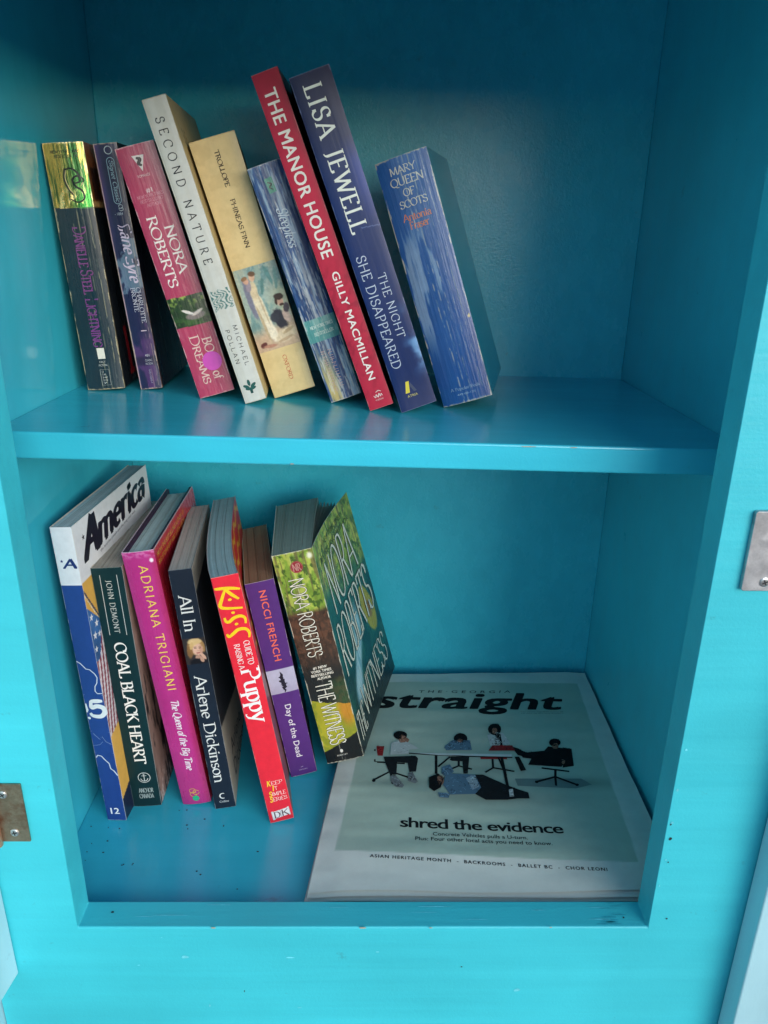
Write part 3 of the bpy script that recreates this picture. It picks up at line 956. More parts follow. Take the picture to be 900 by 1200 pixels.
def nheight(x, y):
    """page relief in mm: a low spread of folded sheets with a few soft waves"""
    e = sstep(0, 60, y - 24)
    z = 9.6 + 1.6 * e + 1.0 * (fbm(x, y, 110, 34, 5, 3) - .5) * (0.4 + e) * 2
    z = z - 1.8 * sstep(26, 0, x - 158) + 1.0 * np.exp(-((x - 215) / 50.0) ** 2) * np.exp(-((y - 30) / 16.0) ** 2)
    z = z + 2.0 * sstep(330, 400, x) * sstep(150, 40, y) * 0.6 - 1.5 * sstep(418, 441, x)
    return z


def npm(x, y, off):
    return np.stack([x - 300, y - 170, nheight(x, y) + off], -1)


def nphoto(x, y):
    t = (y - 65) / (307 - 65)
    l, r = 175 + t * 33, 413 + t * 14
    yb = 72 - (x - 175) / 237 * 13
    m = sstep(-.6, .6, x - l) * sstep(-.6, .6, r - x) * sstep(-.6, .6, y - yb) * sstep(-.6, .6, 307.5 - y)
    paper = np.ones(x.shape + (3,)) * np.array([212, 219, 211.])
    paper *= (0.97 + .05 * fbm(x, y, 40, 12, 3))[..., None]
    ph = np.ones(x.shape + (3,)) * np.array([172, 194, 180.])
    g = fbm(x, y, 150, 90, 11, 3)
    ph = ph * (0.92 + .16 * g)[..., None]
    for cx, cy, rx_, ry_, k in ((385, 150, 40, 7, .22), (300, 130, 60, 8, .18), (232, 150, 26, 7, .15), (300, 168, 60, 14, .10)):
        ph = ph * (1 - k * np.exp(-((x - cx) / rx_) ** 2 - ((y - cy) / ry_) ** 2))[..., None]
    return paper * (1 - m[..., None]) + ph * m[..., None]


fp = Sheet()
us, vs = np.linspace(0, 1, 190), np.linspace(0.026, 1, 210)
U, Vv = np.meshgrid(us, vs)
XY = nquad(U, Vv)
XY[..., 1] += (1.8 * np.sin(U * 9) * np.exp(-Vv * 30))
xx, yy = XY[..., 0].ravel(), XY[..., 1].ravel()
C = lin(np.clip(nphoto(xx, yy), 0, 255))
Pv = npm(xx, yy, np.zeros(xx.size))
nx = len(us)
Fq = [[j * nx + i, j * nx + i + 1, (j + 1) * nx + i + 1, (j + 1) * nx + i] for j in range(len(vs) - 1) for i in range(nx - 1)]
fp.add(Pv, Fq, C, 0, True)
INK = (17, 22, 26)


def nt_line(s, x0, y0, x1, y1, cap, bold=0.0, shear=0.0, track=1.0, col=INK, off=.12):
    L = math.hypot(x1 - x0, y1 - y0)
    d = ((x1 - x0) / L, (y1 - y0) / L)
    fp.text(npm, font_text(s, L, cap, bold, shear, track), (x0, y0), d, (-d[1], d[0]), col, off)


nt_line('straight', 206, 261.5, 402, 259.0, 29.5, .036, .26, 1.02)
nt_line('THE\u00b7GEORGIA', 255, 287.3, 351, 288.5, 4.6, .012, .2, 1.7, (60, 74, 74), .14)
nt_line('shred the evidence', 228.5, 96.8, 361.5, 90.0, 11.4, .020, 0, .90)
nt_line('Concrete Vehicles pulls a U-turn.', 254.5, 87.4, 331, 83.6, 4.1, .004)
nt_line('Plus: Four other local acts you need to know.', 240, 82.4, 349.5, 77.0, 4.1, .004)
nt_line('ASIAN HERITAGE MONTH  -  BACKROOMS  -  BALLET BC  -  CHOR LEONI', 203.5, 64.4, 386, 50.8, 3.1, .020, 0, 1.25)
for k in range(2):
    nt_line('free weekly may 2024 volume 58 number 2900'[:30 + 9 * k], 356, 254.5 - 2.6 * k, 399, 254.1 - 2.6 * k, 1.2, 0, 0, 1, (70, 84, 84))
z0 = 0
for kind, col, wd, pts in NEWS:
    z0 += 1
    off = .06 + .012 * z0
    if kind == 'p':
        fp.text(npm, [[pts]], (0, 0), *ID, col, off)
    else:
        fp.text(npm, [ribbon(pts, lambda t: wd)], (0, 0), *ID, col, off)
# creases, folds and hair tones printed in the figures
rz = random.Random(12)


def inside(px, py, pts):
    k, c_ = len(pts), False
    for i in range(k):
        (xa, ya), (xb, yb) = pts[i], pts[i - 1]
        if (ya > py) != (yb > py) and px < (xb - xa) * (py - ya) / (yb - ya + 1e-9) + xa:
            c_ = not c_
    return c_


for kind, col, wd, pts in NEWS:
    z0 += .3
    if kind != 'p' or col == (206, 214, 212) or col == (112, 134, 132):
        continue
    xs_, ys_ = [p[0] for p in pts], [p[1] for p in pts]
    area = (max(xs_) - min(xs_)) * (max(ys_) - min(ys_))
    for q in range(int(min(46, area / 3.2))):
        cx, cy = rz.uniform(min(xs_), max(xs_)), rz.uniform(min(ys_), max(ys_))
        an, ln = rz.uniform(0, 3.14), rz.uniform(.5, 2.2)
        e = [(cx + t_ * ln * math.cos(an + .4 * t_), cy + t_ * ln * math.sin(an + .4 * t_)) for t_ in (-1, -.3, .4, 1)]
        if all(inside(*p_, pts) for p_ in e):
            f_ = rz.choice((.55, .72, .8, 1.18, 1.35))
            fp.text(npm, [ribbon(e, lambda t: rz.uniform(.25, .8))], (0, 0), *ID, tuple(min(235, v * f_ + (10 if f_ > 1 else 0)) for v in col), .06 + .012 * z0 + .2)
fp.build('front_page', NP, [M_NEWS])
ip = Sheet()
for k in range(4):
    gx = 0.004 * (k % 2) + .002 * k
    us2, vs2 = np.linspace(0, 1, 60), np.linspace((.014, .0075, .001, -.004)[k], 1 - .002 * k, 40)
    U, Vv = np.meshgrid(us2, vs2)
    XY = nquad(U, Vv, gx)
    XY[..., 1] += (0.8 - .5 * k) + .9 * np.sin(U * (6 + 2 * k) + k) * np.exp(-Vv * 30)
    xx, yy = XY[..., 0].ravel(), XY[..., 1].ravel()
    xx = np.clip(xx, -100, 443.5)
    zz = nheight(xx, yy) * (1 - .23 * (k + 1)) - .1
    base = np.array([216, 220, 213.]) - 5 * k
    nx2 = len(us2)
    Fq = [[j * nx2 + i, j * nx2 + i + 1, (j + 1) * nx2 + i + 1, (j + 1) * nx2 + i] for j in range(len(vs2) - 1) for i in range(nx2 - 1)]
    ip.add(np.stack([xx - 300, yy - 170, zz], -1), Fq, lin(base), 0, True)
ip.build('inner_pages', NP, [M_NEWS])


# ================================================================ the books
GU, GL = 'books leaning on the upper shelf', 'books leaning on the cabinet floor'


def up(x, y, lean, yaw):
    return (x, y, upz(x, y) + .0004, lean, yaw)


def lo(x, y, lean, yaw, dz=.0004):
    return (x, y, -CF + dz, lean, yaw)


def base(x, c, drift=.06, seed=1, s=None, sc_=14):
    col = np.ones(x.shape + (3,)) * np.array(c, float)
    if s is not None:
        col = col * (1 - drift + 2 * drift * fbm(x, s, sc_, sc_ * 1.6, seed))[..., None]
    return col


# ---- 1: navy paperback with a gold and green foil head
def p_steel(x, s):
    w_, h_ = 28.7, 178.4
    col = base(x, (20, 44, 54), .12, 3, s)
    foil = base(x, (50, 92, 50), .12, 5, s)
    foil = mixp(foil, sstep(18, 40, s) * sstep(10, 24, x), (70, 150, 74))
    st = fbm(x, s, 2.6, 46, 8)
    foil = mixp(foil, sstep(20, 8, x + 16 * (st - .5)) * .85, (168, 142, 72))
    foil = mixp(foil, sstep(.56, .66, st), (224, 184, 100))
    foil = mixp(foil, sstep(.60, .70, fbm(x, s, 1.2, 30, 18)) * .7, (34, 70, 44))
    foil = mixp(foil, sstep(.60, .66, fbm(x + s * .35, s, 4, 9, 28)) * sstep(26, 38, s) * .8, (232, 214, 150))
    m = (s < 43.3 + .04 * x).astype(float)
    col = col * (1 - m[..., None]) + foil * m[..., None]
    return worn(col, x, s, w_, h_, 1.0, (196, 178, 138), 4, ((12.2, .6), (16.2, .75), (19.6, .55), (24.6, .8)))


def f_steel(y, s):
    col = base(y, (22, 26, 32), .1, 2, s)
    m = ((s < 43.5) & (y < 34)).astype(float)
    pic = base(y, (160, 92, 46), .2, 4, s, 9)
    pic = mixp(pic, ((y > 7) & (y < 27) & (s > 16) & (s < 38)).astype(float), (70, 40, 30))
    pic = mixp(pic, (np.abs(s - 41.5) < 1.6).astype(float), (226, 176, 110))
    col = col * (1 - m[..., None]) + pic * m[..., None]
    col = mixp(col, sstep(1.3, .4, y - 1.2 * fbm(y, s, 1, 6, 8)) * .9, (206, 184, 140))
    m = (np.abs(y - 31 - (s - 135) * .12) < 4.2) & (s > 134) & (s < 170)
    col = mixp(col, m.astype(float), (206, 30, 44))
    m = (np.abs(y - 36) < 8.5) & (s >= 169) & (s < 172.5)
    return mixp(col, m.astype(float), (206, 30, 44))


b = Book('thick navy paperback with a gold and green foil band at the head of its spine', 'book', GU, up(-.0247, .2107, 3.6, 4.3),
         (28.7, 178.4, 107), 1.6, 2.4, mats=[M_WORN, M_FOIL], spine=p_steel, front=f_steel, back=(22, 30, 36), page=(176, 156, 120),
         pspine=lambda s: 1 if s < 43.3 else 0, fstep=1.3)
b.across('NEW YORK TIMES', 4.8, 25.5, 7.0, 1.9, (30, 60, 40), thin=.1, thick=.16, serif=.05)
b.across('BESTSELLER', 7.0, 24.0, 10.0, 1.9, (30, 60, 40), thin=.1, thick=.16, serif=.05)
for pts, col, off in (([(13, 17), (11.6, 24), (13.6, 31), (16, 35)], (16, 30, 24), .2), ([(12.4, 18), (18, 17.4), (22, 21.5), (22, 26), (18.5, 27.2)], (16, 30, 24), .22),
                      ([(23.5, 28), (24.6, 24.5), (21, 22.4), (17.2, 24.6), (18.4, 29), (22.8, 32.4), (23.4, 37.6), (18.4, 40), (13.4, 37.4)], (16, 30, 24), .26),
                      ([(13.6, 18.4), (12.4, 24), (14.2, 30.6), (16.2, 34)], (240, 222, 160), .30), ([(22.4, 29.4), (24, 26.8)], (240, 222, 160), .32)):
    b.wline(pts, 1.15 if col[0] < 50 else .45, col, off)
b.down('DANIELLE STEEL', 11.0, 56.5, 105, 9.2, (128, 66, 124), thick=.10, thin=.05, small=.72, serif=.07)
b.down('LIGHTNING', 11.0, 108, 145, 9.2, (122, 60, 126), thick=.10, thin=.05, small=.72, serif=.07)
b.poly([(12.6, 145.8), (18.2, 145.8), (18.2, 154.2), (12.6, 154.2)], (226, 220, 204))
b.across('FACT', 13.2, 17.8, 157.4, 1.6, (196, 196, 188), font=True)
b.across('FICTION', 12.2, 18.6, 160.0, 1.6, (196, 196, 188), font=True)
for k, t in enumerate(('US', '7.99', '0-440', '21150', '7')):
    b.across(t, 13.6, 13.6 + (1.4, 2.6, 3.6, 3.6, 2.8)[k], 165 + 2.25 * k, 1.5, (190, 192, 186), font=True)
b.line([(12.4, 162.6), (19.2, 162.6), (19.2, 175), (12.4, 175), (12.4, 162.6)], .28, (176, 178, 172))
b.finish()


# ---- 2: slim violet paperback
def p_eyre(x, s):
    col = base(x, (34, 36, 72), .14, 31, s, 10)
    col = mixp(col, sstep(.46, .62, fbm(x, s, 9, 26, 33)) * sstep(50, 130, s) * .75, (98, 58, 112))
    col = mixp(col, sstep(6, 0, x) * sstep(100, 20, s) * .5, (120, 74, 150))
    col = mixp(col, sstep(.52, .6, fbm(x + .3 * s, s, 8, 12, 35)) * (np.abs(s - 86) < 20) * .6, (150, 186, 196))
    col = mixp(col, sstep(5, 2, np.abs(s - 158)) * .6, (24, 26, 48))
    col = mixp(col, sstep(1.1, .5, x), (206, 172, 176))
    return worn(col, x, s, 17.2, 180.5, .9, (206, 184, 160), 14, ((11.4, .45), (15.2, .6)))


b = Book('slim violet paperback with a pale rubbed left edge and script title', 'book', GU, up(.0146, .2197, 5.5, 2.2), (17.2, 180.5, 107), .9, 2.4,
         mats=[M_WORN], spine=p_eyre, back=(40, 34, 66), front=lambda y, s: mixp(base(y, (26, 24, 40), .1, 3, s), sstep(1.4, .3, y - fbm(y, s, 1, 5, 8)) * .9, (214, 150, 110)),
         page=(176, 150, 120), fstep=1.4)
b.sh.text(b.sp, [ribbon(circle_poly(10.2, 4.8, 2.6, 2.6, 20) + [(12.8, 4.8)], lambda t: .5)], (0, 0), *ID, (196, 206, 210), .12)
cap = arc(10.4, 12.4, 2.7, 2.7, 180, 360, 10) + arc(10.4, 38.6, 2.7, 2.7, 0, 180, 10)
b.line(cap + [cap[0]], .42, (170, 196, 206))
b.down('Signet Classic', 9.3, 11.5, 40.0, 3.0, (178, 204, 212), thick=.16, thin=.08, serif=0, slant=.25)
b.down('CD', 10.2, 41.8, 46.4, 3.0, (200, 206, 210), thick=.14, thin=.07, serif=0)
b.across('- 1884', 6.4, 12.4, 49.2, 2.1, (190, 196, 206), font=True)
b.down('Jane', 7.8, 56.5, 76, 8.4, (226, 206, 226), thick=.19, thin=.06, serif=0, slant=.28)
b.down('Eyre', 8.2, 78, 97, 8.8, (230, 208, 226), thick=.19, thin=.06, serif=0, slant=.28)
b.wline([(6.8, 56), (10, 57.5), (14.5, 56.2), (15.2, 60)], .7, (214, 190, 214), .3)
b.down('CHARLOTTE', 11.4, 101.6, 128.4, 3.2, (206, 202, 214), thick=.16, thin=.06)
b.down('BRONTE', 7.4, 101.6, 119.8, 3.2, (206, 202, 214), thick=.16, thin=.06)
b.line([(9.2, 134.5), (13.5, 134.5)], .7, (220, 196, 210))
b.across('451', 8.6, 12.0, 154.6, 1.9, (214, 214, 216), font=True)
b.across('CLASSIC', 8.0, 13.4, 158.4, 1.7, (190, 190, 200), font=True)
b.across('FICTION', 8.0, 13.4, 161.2, 1.7, (190, 190, 200), font=True)
b.down('0-451-52655-4', 9.4, 165, 176, 1.5, (170, 170, 186), font=True)
b.finish()


# ---- 3: crimson paperback with the magenta dot
def p_bed(x, s):
    col = base(x, (176, 60, 92), .05, 41, s, 30)
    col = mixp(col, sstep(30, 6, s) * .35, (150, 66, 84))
    col = mixp(col, sstep(.60, .70, fbm(x, s, 2.2, 10, 43)) * .18, (222, 150, 160))
    y0 = 103.4 + .03 * x
    m = ((s > y0) & (s < y0 + 22)).astype(float)
    pic = base(x, (36, 62, 34), .35, 44, s, 4)
    pic = mixp(pic, sstep(.5, .64, fbm(x, s, 4, 4, 47)) * sstep(116, 104, s), (150, 170, 76))
    pic = mixp(pic, sstep(.5, .6, fbm(x, s, 6, 3, 48)) * sstep(116, 122, s) * .6, (70, 110, 48))
    pic = mixp(pic, sstep(6.5, 4.5, np.hypot((x - 17) * .75, (s - 119) * 2.0)), (128, 116, 112))
    pic = mixp(pic, sstep(3.6, 2.8, np.hypot((x - 12) * .8, (s - 115.5 - (x - 12) * .5) * 2.6)), (226, 216, 206))
    pic = mixp(pic, sstep(3.6, 2.6, np.hypot((x - 19) * .7, (s - 117 + (x - 19) * .35) * 2.6)), (208, 194, 184))
    col = col * (1 - m[..., None]) + pic * m[..., None]
    return worn(col, x, s, 27.2, 179.7, .8, (222, 186, 180), 51, ((15.4, .35), (18.6, .45), (24.6, .4)))


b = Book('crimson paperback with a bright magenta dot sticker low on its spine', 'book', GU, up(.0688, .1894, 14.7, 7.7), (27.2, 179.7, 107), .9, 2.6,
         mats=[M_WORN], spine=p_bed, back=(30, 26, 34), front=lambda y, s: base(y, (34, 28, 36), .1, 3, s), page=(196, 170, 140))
b.poly([(9.4, 6.6), (17.8, 7.2), (13.8, 17.2)], (214, 206, 200))
b.wline([(12.0, 8.4), (14.4, 9.6), (12.6, 12.0), (14.6, 13.6)], 1.9, (38, 26, 30), .2)
b.across('ROMANCE', 9.2, 17.8, 20.8, 1.8, (222, 190, 190), font=True)
b.across('#1', 11.6, 15.8, 31.0, 3.0, (226, 196, 198), font=True, bold=.02)
b.across('NEW YORK TIMES', 4.0, 22.6, 34.0, 2.1, (206, 130, 146), thick=.18, thin=.08, serif=.06)
b.across('BESTSELLING', 5.0, 21.4, 37.0, 2.1, (206, 130, 146), thick=.18, thin=.08, serif=.06)
b.across('AUTHOR', 9.0, 18.6, 40.0, 2.1, (206, 130, 146), thick=.18, thin=.08, serif=.06)
b.down('NORA', 15.6, 54.6, 88, 6.6, (236, 226, 218), thick=.19, serif=.14, thin=.055)
b.down('ROBERTS', 5.4, 46.4, 96.2, 6.8, (236, 226, 218), thick=.19, serif=.14, thin=.055)
b.down('BOOK of', 15.8, 136.2, 168.5, 6.6, (222, 190, 178), thick=.15, thin=.06)
b.down('DREAMS', 6.9, 132.8, 170.0, 6.8, (222, 190, 178), thick=.15, thin=.06, small=.8)
c_, _ = b.finish()
st = Sheet()
for r0, r1 in ((0.001, 1.8), (1.8, 3.6), (3.6, 5.4), (5.4, 7.2)):
    pa, pb_ = circle_poly(18.0, 154.2, r0, r0, 32), circle_poly(18.0, 154.2, r1, r1, 32)
    Vq = np.concatenate([b.sp(np.array([p[0] for p in q]), np.array([p[1] for p in q]), np.full(32, .36)) for q in (pa, pb_)])
    st.add(Vq, [[i, (i + 1) % 32, 32 + (i + 1) % 32, 32 + i] for i in range(32)], lin((206, 74, 176)), 0, True)
ring = circle_poly(18.0, 154.2, 7.2, 7.2, 32)
Vr = np.concatenate([b.sp(np.array([p[0] for p in ring]), np.array([p[1] for p in ring]), np.full(32, o)) for o in (.36, .0)])
st.add(Vr, [[i, (i + 1) % 32, 32 + (i + 1) % 32, 32 + i] for i in range(32)], lin((180, 60, 170)))
st.build('sticker', b.root, [M_DOT])


# ---- 4: tall slim white trade paperback
def p_second(x, s):
    col = base(x, (206, 205, 196), .03, 61, s, 40)
    col = mixp(col, sstep(.5, .62, fbm(x, s, 5, 60, 62)) * .10, (170, 160, 130))
    col = mixp(col, (np.abs(x - 1.3) < .15).astype(float) * .4 + (np.abs(x - 14.9) < .15) * .4, (176, 172, 158))
    cy = 133.5
    r = np.hypot((x - 8.6), (s - cy) * 1.0)
    sw = np.sin(2.2 * (x + 1.6 * np.sin(s * .9)) + 1.8 * np.cos(s * 1.15 + x * .5))
    m = sstep(.0, .35, sw) * (np.abs(s - cy) < 6.6 + .8 * np.sin(x)) * (x > .8) * (x < 15.8)
    col = mixp(col, m.astype(float) * .9, (58, 108, 104))
    return worn(col, x, s, 16.3, 210.7, .5, (170, 156, 120), 63)


b = Book('tall slim white book with thin spaced lettering and a green scroll ornament', 'book', GU, up(.1062, .1739, 15.9, 4.4), (16.3, 210.7, 140), .5, 3,
         spine=p_second, back=(190, 180, 150), front=lambda y, s: mixp(base(y, (206, 184, 130), .06, 3, s), ((np.abs(y - 30) < 8) & (np.abs(np.sin(s * .8 + y * .3)) > .85) & (s > 20) & (s < 60)).astype(float), (110, 96, 60)),
         page=(206, 190, 150))
b.down('SECOND NATURE', 4.6, 12.0, 108.2, 5.9, (44, 46, 50), thick=.115, thin=.085, serif=0, track=.52)
b.down('MICHAEL', 9.4, 152.8, 183.0, 3.1, (40, 44, 48), thick=.13, thin=.10, serif=0, track=.34)
b.down('POLLAN', 3.1, 154.8, 180.6, 3.1, (40, 44, 48), thick=.13, thin=.10, serif=0, track=.34)
b.poly([(6.6, 204.2), (8.6, 204.2), (8.8, 199.6), (6.4, 199.6)], (30, 72, 68))
for cx, cy, a in ((4.8, 198.4, .5), (7.4, 196.0, 1.57), (10.2, 198.2, -.5), (6.0, 200.4, .2), (9.4, 200.4, -.2)):
    b.poly(circle_poly(cx, cy, 2.5, 1.15, 12, a), (36, 88, 82), .12 + .01 * cx)
b.finish()


# ---- 5: thick cream paperback with a painting
def p_troll(x, s):
    col = base(x, (216, 192, 138), .05, 71, s, 24)
    col = mixp(col, sstep(24, 34, x) * .35, (190, 182, 160))
    col = mixp(col, sstep(.56, .66, fbm(x, s, 10, 10, 72)) * .16, (186, 158, 104))
    m = ((s > 89) & (s < 151.5)).astype(float)
    pic = base(x, (150, 168, 160), .12, 73, s, 8)
    pic = mixp(pic, sstep(.45, .62, fbm(x + .4 * s, s, 5, 12, 74)) * .7, (96, 138, 140))
    pic = mixp(pic, sstep(.52, .62, fbm(x, s, 3, 7, 75)) * .4, (196, 196, 170))
    pic = mixp(pic, sstep(132, 144, s + .2 * x) * .9, (200, 168, 138))
    pic = mixp(pic, sstep(14, 30, x) * sstep(104, 112, s) * sstep(134, 124, s) * .55, (206, 200, 160))
    for cx, cy, rx_, ry_, rot, c_, sd in (
            (6.4, 112, 2.6, 15, -.06, (120, 122, 142), 301), (12.0, 122, 3.6, 21, -.10, (226, 214, 184), 302), (10.8, 106, 2.8, 7, .1, (214, 196, 160), 303),
            (14.8, 138, 3.4, 9, -.2, (232, 222, 198), 304), (10.4, 132, 1.0, 14, -.1, (188, 168, 134), 305), (13.6, 120, .7, 13, -.08, (196, 178, 146), 306),
            (8.0, 102, 2.0, 4.6, .2, (150, 138, 150), 307), (12.4, 96.6, 2.3, 2.8, 0, (208, 168, 140), 308), (13.0, 94.2, 2.7, 1.8, .2, (106, 78, 58), 309), (7.2, 98, 2.1, 2.5, 0, (204, 160, 136), 310),
            (6.6, 96.2, 2.4, 1.5, -.2, (140, 106, 76), 311), (23.4, 131, 4.4, 8.4, -.25, (40, 42, 54), 312), (19.6, 129, 3.4, 3.4, .6, (52, 56, 66), 313), (28.8, 130, 2.8, 5.2, -.15, (206, 178, 164), 314),
            (30.4, 124, 2.4, 3.6, .3, (74, 66, 76), 315), (27.0, 118.4, 2.5, 3.5, .1, (208, 166, 144), 316), (27.0, 114.9, 3.6, 2.4, .1, (54, 40, 36), 317), (24.2, 118.0, 1.0, 2.6, .1, (60, 44, 38), 318),
            (27.8, 121.0, 1.7, 1.0, 0, (66, 48, 42), 319), (24.2, 143.0, 8.6, 4.8, -.30, (216, 198, 166), 320), (26.6, 140.4, 5.2, 1.3, -.34, (180, 158, 124), 321), (22.6, 146.2, 6.4, 1.1, -.2, (190, 164, 132), 322),
            (5.4, 146.6, 2.9, 1.9, -.4, (92, 48, 46), 323), (10.0, 148.4, 5.4, 1.2, .1, (176, 128, 106), 324), (18.0, 104, 1.2, 6, .3, (86, 128, 124), 325), (24.5, 98, 1.6, 7, -.2, (92, 138, 136), 326), (29.0, 102, 1.3, 8, .2, (110, 150, 146), 327)):
        pic = mixp(pic, blob(x, s, cx, cy, rx_, ry_, rot, .2, .4, sd) * .95, c_)
    pic = pic * (.90 + .2 * fbm(x, s, 1.4, 1.4, 78))[..., None]
    col = col * (1 - m[..., None]) + pic * m[..., None]
    return worn(col, x, s, 33.1, 187.9, .45, (170, 146, 100), 77, ((27.6, .12),))


b = Book('thick cream paperback with a painted couple in period dress on its spine', 'book', GU, up(.1253, .1982, 16.4, 7.1), (33.1, 187.9, 140), .5, 3,
         step=.45, spine=p_troll, back=(200, 176, 120), front=lambda y, s: base(y, (46, 56, 58), .2, 3, s), page=(206, 184, 140))
b.down('TROLLOPE', 15.2, 9.0, 33.3, 3.2, (52, 42, 34), thick=.22, thin=.09)
b.down('PHINEAS FINN', 15.2, 41.8, 76, 3.3, (66, 54, 42), thick=.2, thin=.08)
b.down('OXFORD', 16.1, 157.5, 177.1, 2.9, (186, 74, 50), thick=.16, thin=.07)
b.finish()


# ---- 6: worn sea-blue paperback
def p_sea(x, s):
    col = base(x, (44, 84, 138), .14, 81, s, 9)
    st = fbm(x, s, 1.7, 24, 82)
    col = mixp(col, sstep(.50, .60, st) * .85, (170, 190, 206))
    col = mixp(col, sstep(.58, .50, fbm(x, s, 2.4, 40, 83)) * .45, (26, 44, 84))
    lo_ = sstep(120, 165, s)
    col = mixp(col, lo_ * sstep(.42, .60, fbm(x, s, 2.6, 50, 84)) * sstep(16, 6, x) * .9, (226, 196, 116))
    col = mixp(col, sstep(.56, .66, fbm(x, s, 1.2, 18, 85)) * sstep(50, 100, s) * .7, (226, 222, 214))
    m = ((s > 109.2) & (s < 126.5)).astype(float) * .9
    col = mixp(col, m, (92, 166, 158))
    col = mixp(col, m * sstep(.52, .62, fbm(x, s, 2.5, 8, 86)) * .6, (176, 210, 200))
    return worn(col, x, s, 24.3, 173.5, 1.0, (214, 212, 204), 87, ((5.6, .8), (8.2, .7), (11.0, .8), (14.6, .6), (18.6, .5)))


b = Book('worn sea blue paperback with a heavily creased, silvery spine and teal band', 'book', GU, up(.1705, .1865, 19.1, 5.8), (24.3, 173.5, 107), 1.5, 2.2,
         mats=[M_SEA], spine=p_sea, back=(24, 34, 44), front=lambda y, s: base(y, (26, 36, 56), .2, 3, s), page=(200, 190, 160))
b.poly([(8.6, 9.4), (14.2, 9.0), (14.6, 19.0), (9.4, 19.4)], (70, 150, 128))
b.wline([(10.2, 12), (12.6, 13.6), (10.8, 15.4), (12.8, 17.4)], .9, (22, 40, 44), .2)
b.down('Sleepless', 9.6, 29.5, 57, 7.6, (196, 212, 222), thick=.12, thin=.045, serif=0, slant=.25)
b.across('NEW YORK TIMES', 4.0, 21.6, 116.4, 2.4, (206, 226, 216), thick=.16, thin=.08, serif=.05)
b.across('BESTSELLER', 5.4, 20.4, 121.8, 2.4, (206, 226, 216), thick=.16, thin=.08, serif=.05)
for x0, s1 in ((10.6, 163), (5.2, 166)):
    rr = random.Random(int(s1))
    q = 134.0
    while q < s1:
        dq = rr.uniform(1.6, 2.8)
        b.line([(x0 + rr.uniform(-.2, .2), q), (x0 + 3.2, q + rr.uniform(-.3, .5))], .34, (206, 170, 162), .12)
        if rr.random() < .7:
            b.line([(x0 + 3.2 * rr.random(), q), (x0 + 3.2 * rr.random(), q + dq * .7)], .3, (206, 170, 162), .14)
        q += dq
b.finish()


# ---- 7: slim tall red book
def p_manor(x, s):
    col = base(x, (186, 44, 68), .05, 91, s, 20)
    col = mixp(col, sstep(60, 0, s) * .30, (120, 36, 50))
    col = mixp(col, sstep(.54, .68, fbm(x + .5 * s, s, 4, 5, 92)) * sstep(110, 150, s) * sstep(231, 200, s) * .45, (140, 30, 52))
    return worn(col, x, s, 18.1, 231.3, .5, (214, 120, 120), 93)


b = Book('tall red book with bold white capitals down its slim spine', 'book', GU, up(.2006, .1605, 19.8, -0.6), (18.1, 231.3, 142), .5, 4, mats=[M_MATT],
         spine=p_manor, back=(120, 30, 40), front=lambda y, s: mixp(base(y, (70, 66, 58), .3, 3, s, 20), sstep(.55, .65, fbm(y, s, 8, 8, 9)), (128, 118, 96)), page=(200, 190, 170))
b.down('THE MANOR HOUSE', 4.3, 10.4, 119.4, 8.6, (232, 226, 216), font=True, bold=.017, fx=1.06)
b.down('GILLY MACMILLAN', 6.7, 130, 209.4, 5.4, (236, 228, 220), font=True, bold=.017, fx=1.06)
b.wline([(6.2, 221.5), (7.2, 223.2), (8.2, 221.2), (9.2, 223.2), (10.4, 220.8), (11, 223), (12, 221.4), (12.6, 223)], .5, (232, 214, 206), .14)
b.wline([(8.4, 219.4), (10.6, 218.6), (12.4, 219.6)], .45, (232, 214, 206), .14)
b.across('MORROW', 6.6, 12.6, 225.8, 1.3, (226, 190, 188), font=True)
b.finish()


# ---- 8: tall indigo book
def p_jewell(x, s):
    col = base(x, (14, 42, 94), .08, 101, s, 26)
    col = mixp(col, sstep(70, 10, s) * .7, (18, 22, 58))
    col = mixp(col, sstep(14, 26, x) * sstep(40, 60, s) * sstep(110, 70, s) * .6, (48, 76, 168))
    col = mixp(col, sstep(.40, .66, fbm(x, s, 14, 14, 103)) * sstep(14, 27, x) * sstep(150, 172, s) * sstep(212, 190, s) * .9, (124, 174, 218))
    col = mixp(col, sstep(196, 222, s) * .5, (52, 52, 92))
    col = mixp(col, (np.abs(s - 96 - .15 * x) < .3) * (x > 14) * .5, (140, 150, 190))
    return worn(col, x, s, 27.0, 228.8, .45, (120, 130, 160), 104)


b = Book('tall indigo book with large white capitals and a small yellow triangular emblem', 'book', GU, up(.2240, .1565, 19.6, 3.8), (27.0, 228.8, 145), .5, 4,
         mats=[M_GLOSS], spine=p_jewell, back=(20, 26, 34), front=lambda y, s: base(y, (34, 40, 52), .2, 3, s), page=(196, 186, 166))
b.down('LISA JEWELL', 6.9, 7.4, 100.4, 11.4, (222, 226, 216), thick=.15, thin=.05, serif=.13, track=.14)
b.down('THE NIGHT', 14.4, 130.4, 176.2, 5.6, (190, 200, 214), thick=.11, thin=.06, serif=.05, track=.10)
b.down('SHE DISAPPEARED', 4.0, 115.0, 196.6, 6.6, (186, 196, 212), thick=.11, thin=.06, serif=.05, track=.08)
b.poly([(7.2, 216.2), (9.6, 207.8), (12.0, 207.8), (10.4, 216.2)], (224, 206, 74))
b.poly([(12.4, 208.6), (15.8, 216.2), (13.6, 216.2), (11.6, 211.4)], (70, 78, 100))
b.across('ATRIA', 7.8, 15.6, 219.6, 1.9, (206, 196, 110), font=True)
b.finish()


